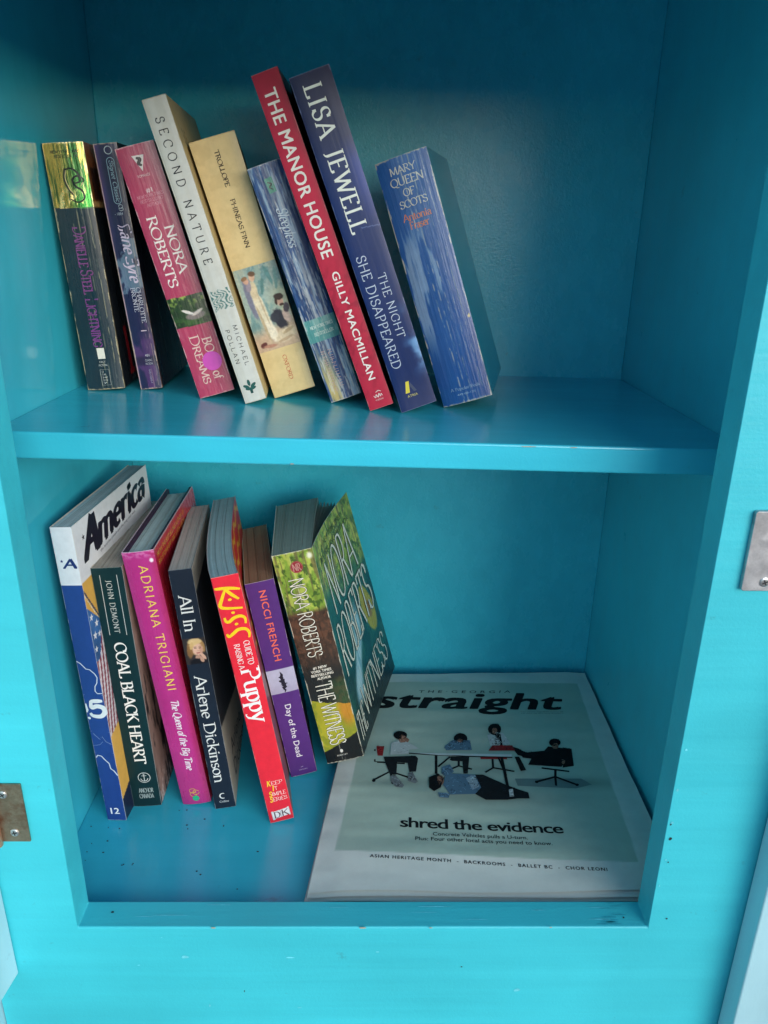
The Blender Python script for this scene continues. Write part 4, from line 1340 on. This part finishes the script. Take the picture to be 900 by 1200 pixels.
# ---- 9: fat blue paperback
def p_mary(x, s):
    col = base(x, (38, 92, 160), .08, 111, s, 22)
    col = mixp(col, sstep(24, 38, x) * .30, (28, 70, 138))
    col = mixp(col, sstep(.52, .64, fbm(x, s, 3.2, 40, 112)) * sstep(30, 70, s) * sstep(150, 110, s) * sstep(30, 22, x) * .62, (176, 194, 212))  # pale streaks down the middle: sky glare painted into the spine colour
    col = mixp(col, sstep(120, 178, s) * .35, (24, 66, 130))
    return worn(col, x, s, 38.1, 179.4, 1.1, (214, 206, 184), 114, ((17.0, .85), (20.2, .6), (24.2, .75), (29.0, .4), (33.0, .6)))


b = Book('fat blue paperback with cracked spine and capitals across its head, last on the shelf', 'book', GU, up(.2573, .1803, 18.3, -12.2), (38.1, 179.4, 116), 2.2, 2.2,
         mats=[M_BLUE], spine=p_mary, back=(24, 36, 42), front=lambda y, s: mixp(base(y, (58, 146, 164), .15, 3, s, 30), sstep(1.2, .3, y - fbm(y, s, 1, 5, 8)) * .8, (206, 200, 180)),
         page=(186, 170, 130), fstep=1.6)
for t, x0, x1, s_, cp in (('MARY', 8.8, 27.8, 11.2, 4.9), ('QUEEN', 7.2, 31.4, 18.8, 5.3), ('OF', 14.4, 22.8, 26.6, 5.0), ('SCOTS', 9.6, 30.0, 34.0, 4.9)):
    b.across(t, x0, x1, s_, cp, (206, 206, 196), thick=.15, thin=.06, serif=.08)
b.across('Antonia', 9.2, 30.2, 43.0, 5.0, (206, 124, 92), thick=.16, thin=.07, serif=.06)
b.across('Fraser', 12.8, 27.0, 49.0, 5.0, (206, 124, 92), thick=.16, thin=.07, serif=.06)
b.across('A Popular Book', 8.8, 31.6, 169.4, 2.3, (150, 180, 206), thick=.13, thin=.06, serif=.05)
b.across('449-08-125', 13.0, 27.0, 173.4, 1.6, (150, 180, 206), font=True)
b.poly(circle_poly(36.6, 118, 1.0, 1.5, 9, 0, .5, 3), (214, 196, 150), .12)
b.finish()


# ---- 10: tall navy guide with a white head
def p_amer(x, s):
    col = base(x, (40, 74, 142), .05, 121, s, 40)
    col = mixp(col, (s < 46.6).astype(float), (224, 230, 234))
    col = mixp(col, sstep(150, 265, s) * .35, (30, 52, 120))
    return worn(col, x, s, 16.1, 265.6, .3, (200, 206, 214), 122)


def f_amer(y, s):
    col = base(y, (226, 228, 228), .03, 131, s, 40)
    col = mixp(col, (s > 46 + .0 * y).astype(float), (226, 176, 84))
    col = mixp(col, ((s > 50 + 1.7 * y) & (s < 53.2 + 1.7 * y)).astype(float), (60, 70, 96))
    col = mixp(col, ((s > 54.4 + 1.7 * y) & (s < 55.6 + 1.7 * y)).astype(float), (232, 226, 206))
    fl = (s > 66 + 1.0 * y) & (s < 182 - .2 * y)
    star = (s < 112 - 1.2 * y + 8 * np.sin(y * .2))
    flag = np.ones(y.shape + (3,)) * np.array([226, 220, 222.])
    sw = np.sin((y * 1.15 + s * .17 + 2.0 * np.sin(s * .04)) * 1.05)
    flag = mixp(flag, sstep(-.1, .15, sw), (140, 58, 74))
    blue = base(y, (60, 104, 158), .3, 132, s, 8)
    flag = np.where(star[..., None], blue, flag)
    flag = flag * (.9 + .2 * fbm(y, s, 12, 26, 133))[..., None]
    col = np.where(fl[..., None], flag, col)
    bot = (s > 244.5 - 3.0 * np.abs(np.sin(y * .12)) - .35 * np.maximum(0, y - 8))
    col = np.where(bot[..., None], base(y, (30, 40, 66), .1, 2, s), col)
    return mixp(col, sstep(.5, .1, y) * .7, (236, 230, 216))


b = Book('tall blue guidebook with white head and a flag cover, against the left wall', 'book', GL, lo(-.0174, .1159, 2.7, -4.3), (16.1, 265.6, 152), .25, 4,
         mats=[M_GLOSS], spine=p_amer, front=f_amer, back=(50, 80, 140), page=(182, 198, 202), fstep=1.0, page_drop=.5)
b.across('A', 5.0, 14.4, 32.4, 7.2, (28, 54, 112), thick=.34, thin=.14, serif=.13, slant=.18)
b.poly([(4.2 + (1.5 if k % 2 == 0 else .6) * math.sin(k * math.pi / 5), 27.0 - (1.5 if k % 2 == 0 else .6) * math.cos(k * math.pi / 5)) for k in range(10)], (28, 54, 112))
MAP = (206, 218, 232)
b.line([(.2, 111.5), (3.2, 113.6), (6.6, 118.2), (9.4, 118.8), (12.8, 122.6), (14.2, 126), (13.2, 131), (11.2, 134), (10.6, 138.4), (12, 140.6), (15.8, 140.6)], .75, MAP)
b.line([(.3, 141.8), (15.9, 142.4)], .28, (120, 150, 200))
b.line([(.3, 176), (15.9, 177)], .28, (120, 150, 200))
b.line([(2, 178), (7, 184), (9, 181), (11.5, 186), (15.8, 189)], .35, (140, 166, 206))
b.line([(.3, 190), (6, 189), (9, 186)], .28, (120, 150, 200))
b.line([(.6, 201.8), (2.4, 199.4), (5.4, 200.2), (7.4, 203.4), (10.6, 207.4), (11.2, 212.6), (13.4, 214.6), (15.9, 219.6)], .9, MAP)
b.line([(.3, 196.4), (15.9, 197.4)], .25, (120, 150, 200))
b.wline([(5.2, 147.6), (14.8, 147.4)], 3.0, (226, 236, 238), .20)
b.wline([(5.6, 147.2), (5.2, 153.4), (9.6, 152.2), (14.2, 153.6), (15.2, 157.8), (11.6, 161.6), (5.4, 161.2), (3.4, 158.6)], 3.4, (226, 236, 238), .24)
b.poly([(.2, 150), (1.4, 150), (2.2, 156), (.9, 158.4), (.2, 158)], (226, 236, 238), .12)
b.poly(circle_poly(1.6, 163.4, 1.3, 1.2, 10, 0, .2), (226, 236, 238), .12)
b.across('12', 4.2, 11.4, 258.8, 6.4, (232, 236, 240), font=True, bold=.02)
fm = b.fr
k_ = dict(thick=.40, thin=.15, serif=.13, slant=.30, nib=10)
b.sh.text(fm, stroke_text('A', 24, 28, **k_), (12.5, 31.5), (1, -.04), (0, -1), (30, 32, 44), .12)
b.sh.text(fm, stroke_text('merica', 104, 23, thick=.36, thin=.15, serif=.10, slant=.30, nib=10), (37, 30.0), (1, -.055), (0, -1), (30, 32, 44), .14)
b.sh.text(fm, [[[(14.6 + (2.6 if k % 2 == 0 else 1.0) * math.sin(k * math.pi / 5), 14 - (2.6 if k % 2 == 0 else 1.0) * math.cos(k * math.pi / 5)) for k in range(10)]]], (0, 0), *ID, (30, 32, 44), .12)
b.sh.text(fm, font_text('the land the people and the long road west', 76, 2.4), (38, 36.2), (1, -.07), (.07, -1), (70, 74, 88), .12)
for cx, cy, r_ in ((4.5, 76, 3.4), (11, 84, 3.6), (5.5, 92, 3.8), (3.6, 103, 3.0), (12.5, 94, 3.0)):
    b.sh.text(fm, [[[(cx + (r_ if k % 2 == 0 else r_ * .42) * math.sin(k * math.pi / 5 + .3), cy - (r_ if k % 2 == 0 else r_ * .42) * math.cos(k * math.pi / 5 + .3)) for k in range(10)]]], (0, 0), *ID, (228, 232, 236), .10)
b.finish()


# ---- 11: bottle-green paperback
def p_coal(x, s):
    col = base(x, (17, 50, 54), .10, 141, s, 26)
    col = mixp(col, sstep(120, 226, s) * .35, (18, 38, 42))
    return worn(col, x, s, 23.4, 226.3, .3, (110, 130, 128), 142)


def f_coal(y, s):
    col = base(y, (150, 122, 112), .16, 143, s, 10)
    d = sstep(.52, .64, fbm(y, s, 5, 22, 144)) * sstep(70, 130, s)
    col = mixp(col, d, (40, 34, 36))
    col = mixp(col, sstep(.52, .64, fbm(y, s, 3, 6, 146)) * sstep(180, 226, s) * .7, (220, 206, 200))
    return mixp(col, sstep(.6, .2, y), (196, 200, 196))


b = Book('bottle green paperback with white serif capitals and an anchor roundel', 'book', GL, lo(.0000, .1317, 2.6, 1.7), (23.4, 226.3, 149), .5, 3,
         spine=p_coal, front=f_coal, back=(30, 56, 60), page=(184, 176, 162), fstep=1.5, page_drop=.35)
b.line([(6.0, 6.0), (5.8, 57.8)], .45, (200, 206, 202))
b.line([(18.8, 6.2), (18.9, 58.4)], .45, (200, 206, 202))
b.down('JOHN DEMONT', 10.0, 10.0, 56.2, 4.0, (196, 200, 194), thick=.15, thin=.07, serif=.07, track=.12)
b.down('COAL BLACK HEART', 7.7, 65.0, 181.6, 8.9, (240, 238, 230), thick=.19, thin=.06, serif=.15)
b.line(circle_poly(12.9, 196.1, 5.0, 5.0, 30) + [(17.9, 196.1)], .55, (200, 206, 204))
b.line([(12.9, 192.6), (12.9, 199.6)], .6, (200, 206, 204), .14)
b.line([(10.8, 194.2), (15, 194.2)], .5, (200, 206, 204), .16)
b.line(arc(12.9, 196.9, 2.9, 2.7, 0, 180, 12), .6, (200, 206, 204), .18)
b.line(circle_poly(12.9, 192.2, .7, .7, 10) + [(13.6, 192.2)], .3, (200, 206, 204), .18)
b.across('ANCHOR', 6.6, 18.8, 211.6, 4.4, (150, 164, 162), thick=.13, thin=.08, serif=.04)
b.across('CANADA', 6.4, 18.4, 217.6, 4.4, (150, 164, 162), thick=.13, thin=.08, serif=.04)
b.finish()


# ---- 12: magenta hardcover
def p_adri(x, s):
    col = base(x, (190, 52, 134), .04, 151, s, 40)
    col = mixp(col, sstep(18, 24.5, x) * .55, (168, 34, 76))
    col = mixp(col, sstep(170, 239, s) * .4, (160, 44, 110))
    col = mixp(col, sstep(7, 3, s) * sstep(.4, .6, fbm(x, s, 3, 2, 152)) * .6, (226, 150, 196))
    col = mixp(col, sstep(2.0, .8, np.hypot(x - 21.4, (s - 8.4) * .8)), (248, 240, 246))
    col = mixp(col, (s < .5).astype(float), (226, 206, 220))
    return col


def f_adri(y, s):
    col = base(y, (196, 40, 56), .08, 153, s, 30)
    col = mixp(col, sstep(6, 0, y) * .5, (190, 46, 100))
    col = mixp(col, (s < .6).astype(float), (226, 190, 190))
    return mixp(col, sstep(.55, .7, fbm(y, s, 14, 20, 154)) * sstep(20, 60, s) * .7, (120, 26, 50))


wd_, hd_, dd_ = 24.5, 239.7, 148
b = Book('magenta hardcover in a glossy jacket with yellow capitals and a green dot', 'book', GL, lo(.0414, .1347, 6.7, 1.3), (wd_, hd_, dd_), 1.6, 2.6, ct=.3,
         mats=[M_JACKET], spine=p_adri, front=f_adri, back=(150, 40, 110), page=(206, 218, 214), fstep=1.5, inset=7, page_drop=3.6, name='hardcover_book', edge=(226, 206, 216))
b.down('ADRIANA TRIGIANI', 10.9, 11.8, 124.2, 6.7, (246, 214, 92), thick=.14, thin=.085, serif=0, track=.18)
b.down('The Queen of the Big Time', 10.6, 133, 203, 6.2, (240, 226, 234), thick=.17, thin=.07, serif=0, slant=.25)
for k in range(3):
    b.line(circle_poly(11.2 + 2.6 * (k % 2), 225.6 + 1.7 * k, 2.6, 2.4, 16, 0, .15, k) + [], .45, (214, 178, 74), .12 + .03 * k)
b.sh.text(b.fr, font_text('FROM THE BESTSELLING AUTHOR OF', 96, 4.2), (6, 9.4), (1, 0), (0, -1), (226, 176, 74), .12)
b.sh.text(b.fr, font_text('BIG STONE GAP AND LUCIA LUCIA', 92, 4.2), (6, 15.6), (1, 0), (0, -1), (226, 176, 74), .12)
c_, pb = b.finish()
st = Sheet()
for r0, r1 in ((0.001, 1.4), (1.4, 2.9)):
    pa, pb_ = circle_poly(12.8, 233.4, r0, r0, 24), circle_poly(12.8, 233.4, r1, r1 * .95, 24)
    Vq = np.concatenate([b.sp(np.array([p[0] for p in q]), np.array([p[1] for p in q]), np.full(24, .36)) for q in (pa, pb_)])
    st.add(Vq, [[i, (i + 1) % 24, 24 + (i + 1) % 24, 24 + i] for i in range(24)], lin((40, 176, 128)), 0, True)
st.build('sticker', b.root, [M_DOT])
# cloth boards inside the jacket
bd = Sheet()


def slab(sh, x0, x1, y0, y1, z0, z1, col):
    V, F = box(x0, x1, y0, y1, z0, z1)
    sh.add(V, [f for f in F], lin(np.array(col, float)))


for xa, xb in ((.4, 2.6), (wd_ - 2.6, wd_ - .4)):
    slab(bd, xa, xb, 1.2, dd_ - 1.0, .6, hd_ - .5, (62, 34, 62))
slab(bd, 2.7, wd_ - 2.7, -.6, .9, .8, hd_ - .9, (62, 34, 62))
bd.build('boards', b.root, [M_MATT])
V = np.concatenate([q for q in b.ps.v])


# ---- 13: black paperback with a portrait
def p_allin(x, s):
    col = base(x, (28, 38, 52), .08, 161, s, 26)
    m = ((s > 59.4 + .02 * x) & (s < 82.8)).astype(float)
    pic = base(x, (52, 46, 46), .12, 164, s, 8)
    for cx, cy, rx_, ry_, rot, c_, k_ in (
            (9.4, 67.4, 6.0, 7.0, 0, (186, 148, 96), 1), (4.6, 70.5, 2.4, 6.6, .1, (140, 100, 62), .9), (14.6, 67.5, 1.9, 5.6, -.1, (170, 130, 82), .9), (9.2, 62.6, 5.4, 2.6, 0, (222, 190, 136), .9),
            (10.6, 70.0, 4.0, 5.5, .05, (222, 178, 154), 1), (13.2, 71, 1.4, 4.6, 0, (190, 138, 116), .6), (8.8, 64.6, 4.4, 1.5, -.35, (214, 182, 126), .9), (6.4, 66.4, 1.3, 3.4, .3, (206, 170, 112), .9),
            (9.0, 68.6, .95, .42, 0, (52, 38, 36), .9), (12.4, 68.9, .9, .42, 0, (52, 38, 36), .9), (8.9, 67.5, 1.2, .28, -.1, (126, 90, 66), .8), (12.5, 67.7, 1.1, .28, .1, (126, 90, 66), .8),
            (10.9, 71.2, .8, .5, 0, (196, 146, 124), .7), (10.7, 73.2, 1.7, .55, .05, (168, 76, 72), .9), (10.2, 77.4, 2.4, 2.6, 0, (200, 152, 130), .9), (8.4, 81.4, 5.4, 3.4, 0, (24, 24, 30), 1), (14.4, 80.6, 3.2, 3.2, 0, (30, 28, 34), 1),
            (14.0, 76.4, 1.3, 3.6, -.5, (212, 168, 144), 1), (12.8, 79.6, 1.6, 2.4, -.2, (204, 158, 134), .95)):
        pic = mixp(pic, blob(x, s, cx, cy, rx_, ry_, rot, .2, .25, 165, 1.4) * k_, c_)
    col = col * (1 - m[..., None]) + pic * m[..., None]
    return worn(col, x, s, 17.4, 227.7, .35, (150, 156, 160), 162)


def f_allin(y, s):
    col = base(y, (176, 166, 152), .05, 163, s, 30)
    t = (y < 3.3 + (147 - s) * 0.9) & (s > 60) & (s < 150) & (y > 0)
    t = (s < 147 + (y - 3) * .30) & (s > 20)
    col = np.where(t[..., None], base(y, (46, 46, 52), .1, 3, s), col)
    col = mixp(col, ((s < 147 + (y - 3) * .3) & (s > 100) & (y > 40)).astype(float) * .3, (60, 60, 66))
    return mixp(col, sstep(.6, .2, y), (206, 202, 196))


b = Book('black paperback with white serif lettering and a small portrait of a blonde woman', 'book', GL, lo(.0705, .1288, 5.3, 6.0), (17.4, 227.7, 140), .3, 4,
         step=.34, spine=p_allin, front=f_allin, back=(40, 46, 56), page=(206, 194, 182), fstep=1.5, page_drop=.35, edge=(150, 150, 150))
b.down('All In', 3.9, 22.2, 53.2, 8.9, (226, 226, 222), thick=.16, thin=.045, serif=.14)
b.down('Arlene Dickinson', 3.9, 94.2, 200, 9.0, (226, 226, 222), thick=.16, thin=.045, serif=.14)
b.wline(arc(8.4, 214.6, 2.6, 2.6, 70, 300, 8), .9, (214, 216, 214), .12)
b.across('Collins', 4.6, 12.4, 221.6, 2.3, (206, 208, 208), font=True)
b.sh.text(b.fr, font_text('Arlene', 78, 15), (28, 196), (1, .22), (0, -1), (34, 34, 40), .12)
b.sh.text(b.fr, font_text('Dickinson', 100, 17), (27, 217), (1, .22), (0, -1), (34, 34, 40), .12)
b.finish()


# ---- 14: bright red puppy guide
def p_kiss(x, s):
    col = base(x, (232, 46, 62), .03, 171, s, 40)
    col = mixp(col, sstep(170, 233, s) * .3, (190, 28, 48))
    col = mixp(col, sstep(.9, .3, x) * .4, (150, 40, 50))
    return worn(col, x, s, 20.0, 233.2, .35, (246, 170, 160), 172)


def f_kiss(y, s):
    col = base(y, (196, 40, 48), .06, 173, s, 30)
    for q in range(6):
        col = mixp(col, (np.abs(s - 8 - q * 16 - 3 * np.sin(y * .16 + q)) < 2.2).astype(float) * (y > 6), (222, 166, 54))
    return mixp(col, sstep(90, 110, s) * (y > 3) * .8, (130, 106, 84))


KW = lambda V: np.stack([V[:, 0] - 4.2 * np.sin(np.pi * np.clip(V[:, 1] / 175.0, 0, 1) ** .75) * (V[:, 2] / 233.0) ** 1.5, V[:, 1], V[:, 2]], -1)
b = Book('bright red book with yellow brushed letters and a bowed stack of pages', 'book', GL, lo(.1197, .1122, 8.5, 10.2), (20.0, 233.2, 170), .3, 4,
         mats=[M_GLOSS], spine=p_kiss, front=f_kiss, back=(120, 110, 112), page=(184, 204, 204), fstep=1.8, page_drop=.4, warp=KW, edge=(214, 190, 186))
for k, pts in enumerate(KISS):
    b.wline(pts, 2.2, (246, 206, 40), .12 + .03 * k)
for k, p in enumerate(KDOT):
    b.poly(circle_poly(p[0][0], p[0][1], 1.35, 1.1, 12, 0, .2, k), (246, 206, 40), .14)
b.down('GUIDE TO', 12.4, 56.4, 77.6, 4.4, (240, 232, 226), thick=.13, thin=.06, serif=.06)
b.down('RAISING A', 4.9, 57.8, 80.2, 4.2, (240, 232, 226), thick=.13, thin=.06, serif=.06)
b.down('Puppy', 5.6, 80.8, 130, 13.6, (244, 240, 236), thick=.19, thin=.05, serif=.15)
for k, (t, x0, x1) in enumerate((('KEEP', 4.4, 17.6), ('IT', 7.6, 12.2), ('SIMPLE', 4.4, 18.2), ('SERIES', 4.2, 18.4))):
    y_ = 194.6 + 5.6 * k
    first = (x1 - x0) / len(t) * .95
    b.across(t[0], x0, x0 + first * .9, y_ + .5, 5.4, (246, 206, 60), thick=.17, thin=.07, serif=.06, slant=.12)
    b.across(t[1:], x0 + first * 1.1, x1, y_, 3.7, (244, 206, 200), thick=.13, thin=.06, serif=.06)
b.poly([(2.6, 221.6), (17.8, 219.8), (18.2, 228.8), (3.0, 230.8)], (196, 196, 198))
b.poly([(3.4, 222.2), (17.2, 220.6), (17.5, 228.0), (3.7, 229.9)], (224, 222, 222), .09)
b.across('D', 4.4, 9.8, 229.0, 6.2, (90, 62, 70), thick=.18, thin=.07, serif=.09)
b.across('K', 10.8, 16.8, 228.2, 6.2, (90, 62, 70), thick=.18, thin=.07, serif=.09)
b.line([(10.1, 221.4), (10.4, 229)], .3, (120, 110, 116))
b.finish()


# ---- 15: purple paperback
def p_nicci(x, s):
    col = base(x, (88, 50, 124), .04, 181, s, 36)
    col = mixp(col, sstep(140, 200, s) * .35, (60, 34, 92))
    m = ((s > 85.2) & (s < 109.4)).astype(float)
    skyc = mixp(base(x, (186, 184, 208), .05, 182, s, 14), sstep(96, 109, s) * .6, (166, 158, 186))
    col = col * (1 - m[..., None]) + skyc * m[..., None]
    return worn(col, x, s, 24.0, 200.1, .5, (196, 180, 190), 183)


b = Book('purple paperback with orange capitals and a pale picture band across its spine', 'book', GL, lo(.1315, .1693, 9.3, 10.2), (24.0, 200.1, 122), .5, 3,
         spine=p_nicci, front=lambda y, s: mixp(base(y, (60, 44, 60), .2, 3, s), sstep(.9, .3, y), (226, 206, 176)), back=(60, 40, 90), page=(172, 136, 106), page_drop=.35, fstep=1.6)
b.down('NICCI FRENCH', 9.8, 8.6, 76.6, 6.0, (236, 112, 92), font=True, bold=.014, fx=1.08)
b.down('Day of the Dead', 9.2, 122, 179.2, 5.4, (232, 226, 234), font=True, bold=.010, fx=1.05)
rr = random.Random(5)
for k in range(26):
    t = k / 25.0
    cy = 89.5 + 18.5 * t
    cx = 11.8 + .9 * t
    wd = .5 + 2.3 * math.sin(math.pi * t) * rr.uniform(.4, 1.0)
    b.poly(circle_poly(cx + rr.uniform(-.7, .7), cy, wd, .9, 9, 0, .6, k), (42, 38, 52), .10 + .004 * k)
b.line([(11.6, 87.6), (12.6, 109)], .4, (40, 36, 50), .22)
b.line([(10.6, 191.2), (12.8, 190.8)], .35, (190, 176, 206))
b.across('SIMON', 8.4, 15.8, 194.6, 1.3, (166, 150, 186), font=True)
b.finish()


# ---- 16: forest paperback with its cover sprung open
def forest(x, s, seed, dark=56.0, k=1.0):
    col = base(x, (128, 158, 58), .3, seed, s, 5)
    col = mixp(col, sstep(.5, .62, fbm(x, s, 5, 8, seed + 1)) * .8, (190, 200, 90))
    col = mixp(col, sstep(.54, .64, fbm(x, s, 3, 5, seed + 2)) * .8, (54, 86, 34))
    col = mixp(col, sstep(.62, .68, fbm(x, s, 2.4, 40, seed + 3)) * .7, (112, 100, 66))
    return col


def p_wit(x, s):
    col = forest(x, s, 191)
    col = mixp(col, sstep(3.4, 1.0, np.hypot(x - 30, (s - 6) * .8)), (240, 240, 210))
    br = base(x, (74, 54, 42), .4, 195, s, 3)
    br = mixp(br, sstep(.5, .62, fbm(x, s, 2, 3, 196)) * .7, (112, 74, 54))
    br = mixp(br, sstep(90, 125, s), (40, 40, 38))
    m = sstep(54, 62, s + 5 * fbm(x, s, 6, 6, 197))
    col = col * (1 - m[..., None]) + br * m[..., None]
    gr = mixp(base(x, (54, 74, 46), .3, 198, s, 5), sstep(.5, .6, fbm(x, s, 4, 4, 199)) * .5, (90, 80, 52))
    m2 = sstep(126, 134, s + 8 * fbm(x, s, 5, 5, 200)) * sstep(14, 26, x)
    col = col * (1 - m2[..., None]) + gr * m2[..., None]
    up_ = 141 + .35 * x + 4 * fbm(x, s, 5, 5, 201)
    dn = 199 - .45 * x + 2 * fbm(x, s, 5, 5, 202)
    yl = mixp(base(x, (176, 170, 46), .10, 203, s, 9), sstep(.48, .62, fbm(x, s, 6, 9, 204)) * .6, (128, 140, 44))
    yl = mixp(yl, sstep(10, 3, np.hypot(x - 29, (s - 158) * .4)) * .8, (206, 130, 44))
    m = ((s > up_) & (s < dn)).astype(float)
    col = col * (1 - m[..., None]) + yl * m[..., None]
    col = mixp(col, (s >= dn).astype(float), (24, 26, 28))
    return worn(col, x, s, 33.7, 212.8, .9, (226, 222, 200), 205, ((14.4, .6), (17.0, .35)))


def f_wit(y, s):
    col = forest(y, s, 211)
    col = mixp(col, sstep(40, 78, s - .2 * y + 20 * fbm(y, s, 16, 16, 213)) * .95, (34, 88, 84))
    col = mixp(col, sstep(.5, .62, fbm(y, s, 14, 14, 214)) * sstep(60, 100, s) * .6, (24, 54, 60))
    fall = sstep(15, 6, np.abs(y - 48 + (s - 130) * .42 + 5 * np.sin(s * .09))) * sstep(84, 110, s) * sstep(190, 165, s)
    col = mixp(col, fall * .95, (168, 208, 218))
    col = mixp(col, fall * sstep(.5, .62, fbm(y, s, 3, 24, 215)) * .5, (70, 140, 158))
    leaf = np.hypot((y - 95 - .22 * (s - 118)) * .068, (s - 118) * .030)
    col = mixp(col, sstep(1.05, .9, leaf + .2 * fbm(y, s, 12, 12, 216)), (166, 160, 38))
    col = mixp(col, sstep(.42, .3, leaf) * .8, (146, 96, 40))
    col = mixp(col, sstep(166, 186, s - .1 * y), (22, 34, 38))
    return mixp(col, sstep(.8, .2, y) * .7, (226, 222, 200))


def wfm(y, s, off):
    hh = 212.8
    t = np.clip(s / hh, -.1, 1.1)
    L = 111.0 + (141.0 - 111.0) * t
    u = y / 118.0
    q = u * L
    bow = -3.4 * (1 - .75 * t) * np.sin(np.pi * np.clip(u, 0, 1)) ** 1.0
    return np.stack([33.7 + q * math.sin(R(18.3)) + bow + off * .95, q * math.cos(R(18.3)) - off * .3, hh - s + 3.0 * u * (1 - t) - 1.0 * u * t], -1)


b = Book('forest green paperback with its front cover sprung open, standing on the newspaper', 'book', GL, (.1645, .1736, -.0004, 11.7, 4.9), (33.7, 212.8, 118), .8, 2.4,
         mats=[M_WORN], spine=p_wit, back=(104, 70, 66), page=(158, 172, 160), page_drop=.5, fan=1.22, front_map=wfm, edge=(226, 222, 206))
b.poly(circle_poly(17.6, 13.8, 5.2, 5.4, 26), (150, 42, 50))
b.across('NR', 14.2, 21.0, 17.2, 6.4, (196, 140, 132), thick=.14, thin=.06, serif=.05)
b.line(circle_poly(17.6, 13.8, 4.6, 4.8, 26) + [(22.2, 13.8)], .3, (190, 120, 116), .16)
kw = dict(thick=.062, thin=.050, serif=.0, track=-.02)
for off, col, th in ((0, (30, 26, 22), .105), (1, (240, 236, 218), .062)):
    kw['thick'], kw['thin'] = th, th * .85
    st1 = stroke_text('NORA ROBERTS', 76, 12.6, **kw)
    b.sh.text(b.sp, st1, (8.2, 23.6), *DOWN, col, .08 + .18 * off)
    st1 = stroke_text('THE WITNESS', 67, 14.4, **kw)
    b.sh.text(b.sp, st1, (7.4, 126.2), *DOWN, col, .08 + .18 * off)
for k, (t, x0, x1) in enumerate((('#1 NEW', 9.4, 21.4), ('YORK TIMES', 6.8, 24.6), ('BESTSELLING', 6.4, 25.6), ('AUTHOR', 10.8, 22.6))):
    b.across(t, x0, x1, 112.2 + 3.7 * k, 2.6, (232, 226, 210), font=True, bold=.03)
b.poly(circle_poly(15.4, 201.4, 1.4, 1.9, 10), (226, 224, 214))
b.across('BERKLEY', 10.6, 20.2, 206.6, 1.6, (200, 200, 190), font=True)
fs = b.sh
b.sh = Sheet()
ys = np.linspace(0, 118, 90)
zs = np.linspace(0, 212.8, 160)
b.sh.grid(wfm, ys, zs, f_wit)
b.sh.grid(lambda y, s, o: wfm(y, s, -.45), ys[::6], zs[::8], flat((206, 202, 190)), flip=True)
for zz, fl in ((0, 1), (212.8, 0)):
    P1 = wfm(ys, np.full(90, zz), np.zeros(90))
    P2 = wfm(ys, np.full(90, zz), np.full(90, -.45))
    b.sh.add(np.concatenate([P1, P2]), [[i, i + 1, 91 + i, 90 + i] for i in range(89)], lin((226, 222, 206)))
P1 = wfm(np.full(160, 118.0), zs, np.zeros(160))
P2 = wfm(np.full(160, 118.0), zs, np.full(160, -.45))
b.sh.add(np.concatenate([P1, P2]), [[i, i + 1, 161 + i, 160 + i] for i in range(159)], lin((226, 222, 206)))
for off, col, th in ((0, (22, 30, 26), .085), (1, (216, 222, 206), .050)):
    kw = dict(thick=th, thin=th * .8, serif=.0)
    o_ = .10 + .16 * off
    b.sh.text(wfm, stroke_text('NORA', 82, 50, **kw), (18, 76), (1, -.08), (0, -1), col, o_)
    b.sh.text(wfm, stroke_text('ROBERTS', 104, 50, **kw), (8, 134), (1, -.10), (0, -1), col, o_)
    b.sh.text(wfm, stroke_text('WITNESS', 82, 34, **kw), (28, 196), (1, -.08), (0, -1), col, o_)
    b.sh.text(wfm, stroke_text('THE', 20, 30, **kw), (5, 203), (1, -.08), (0, -1), col, o_)
b.sh.text(wfm, font_text('#1 NEW YORK TIMES', 66, 5.4, .004), (24, 14), (1, .0), (0, -1), (58, 74, 34), .10)
b.sh.text(wfm, font_text('BESTSELLING AUTHOR', 92, 5.4, .004), (14, 23), (1, .0), (0, -1), (58, 74, 34), .10)
b.sh.build('front_cover', b.root, [M_WORN])
b.sh = fs
# a few front leaves that have lifted with the cover
lf = Sheet()
for k in range(7):
    a_ = R(2.0 + 1.9 * k)
    yy_ = np.linspace(0.5, 112 - 1.5 * k, 12)
    zz_ = np.array([.8, 211.6 - .25 * k])
    Yg, Zg = np.meshgrid(yy_, zz_)
    cv = 3.5 * np.sin(np.pi * Yg / 116) * (.4 + .1 * k)
    Pg = np.stack([33.0 - .28 * (6 - k) * 0 + Yg * math.sin(a_) - cv * .6 + .12 * k - .9, Yg * math.cos(a_), Zg], -1).reshape(-1, 3)
    lf.add(Pg, [[i, i + 1, 13 + i, 12 + i] for i in range(11)], lin((150, 162, 152)), 0, True)
lf.build('loose_pages', b.root, [M_PAGE])
b.finish()
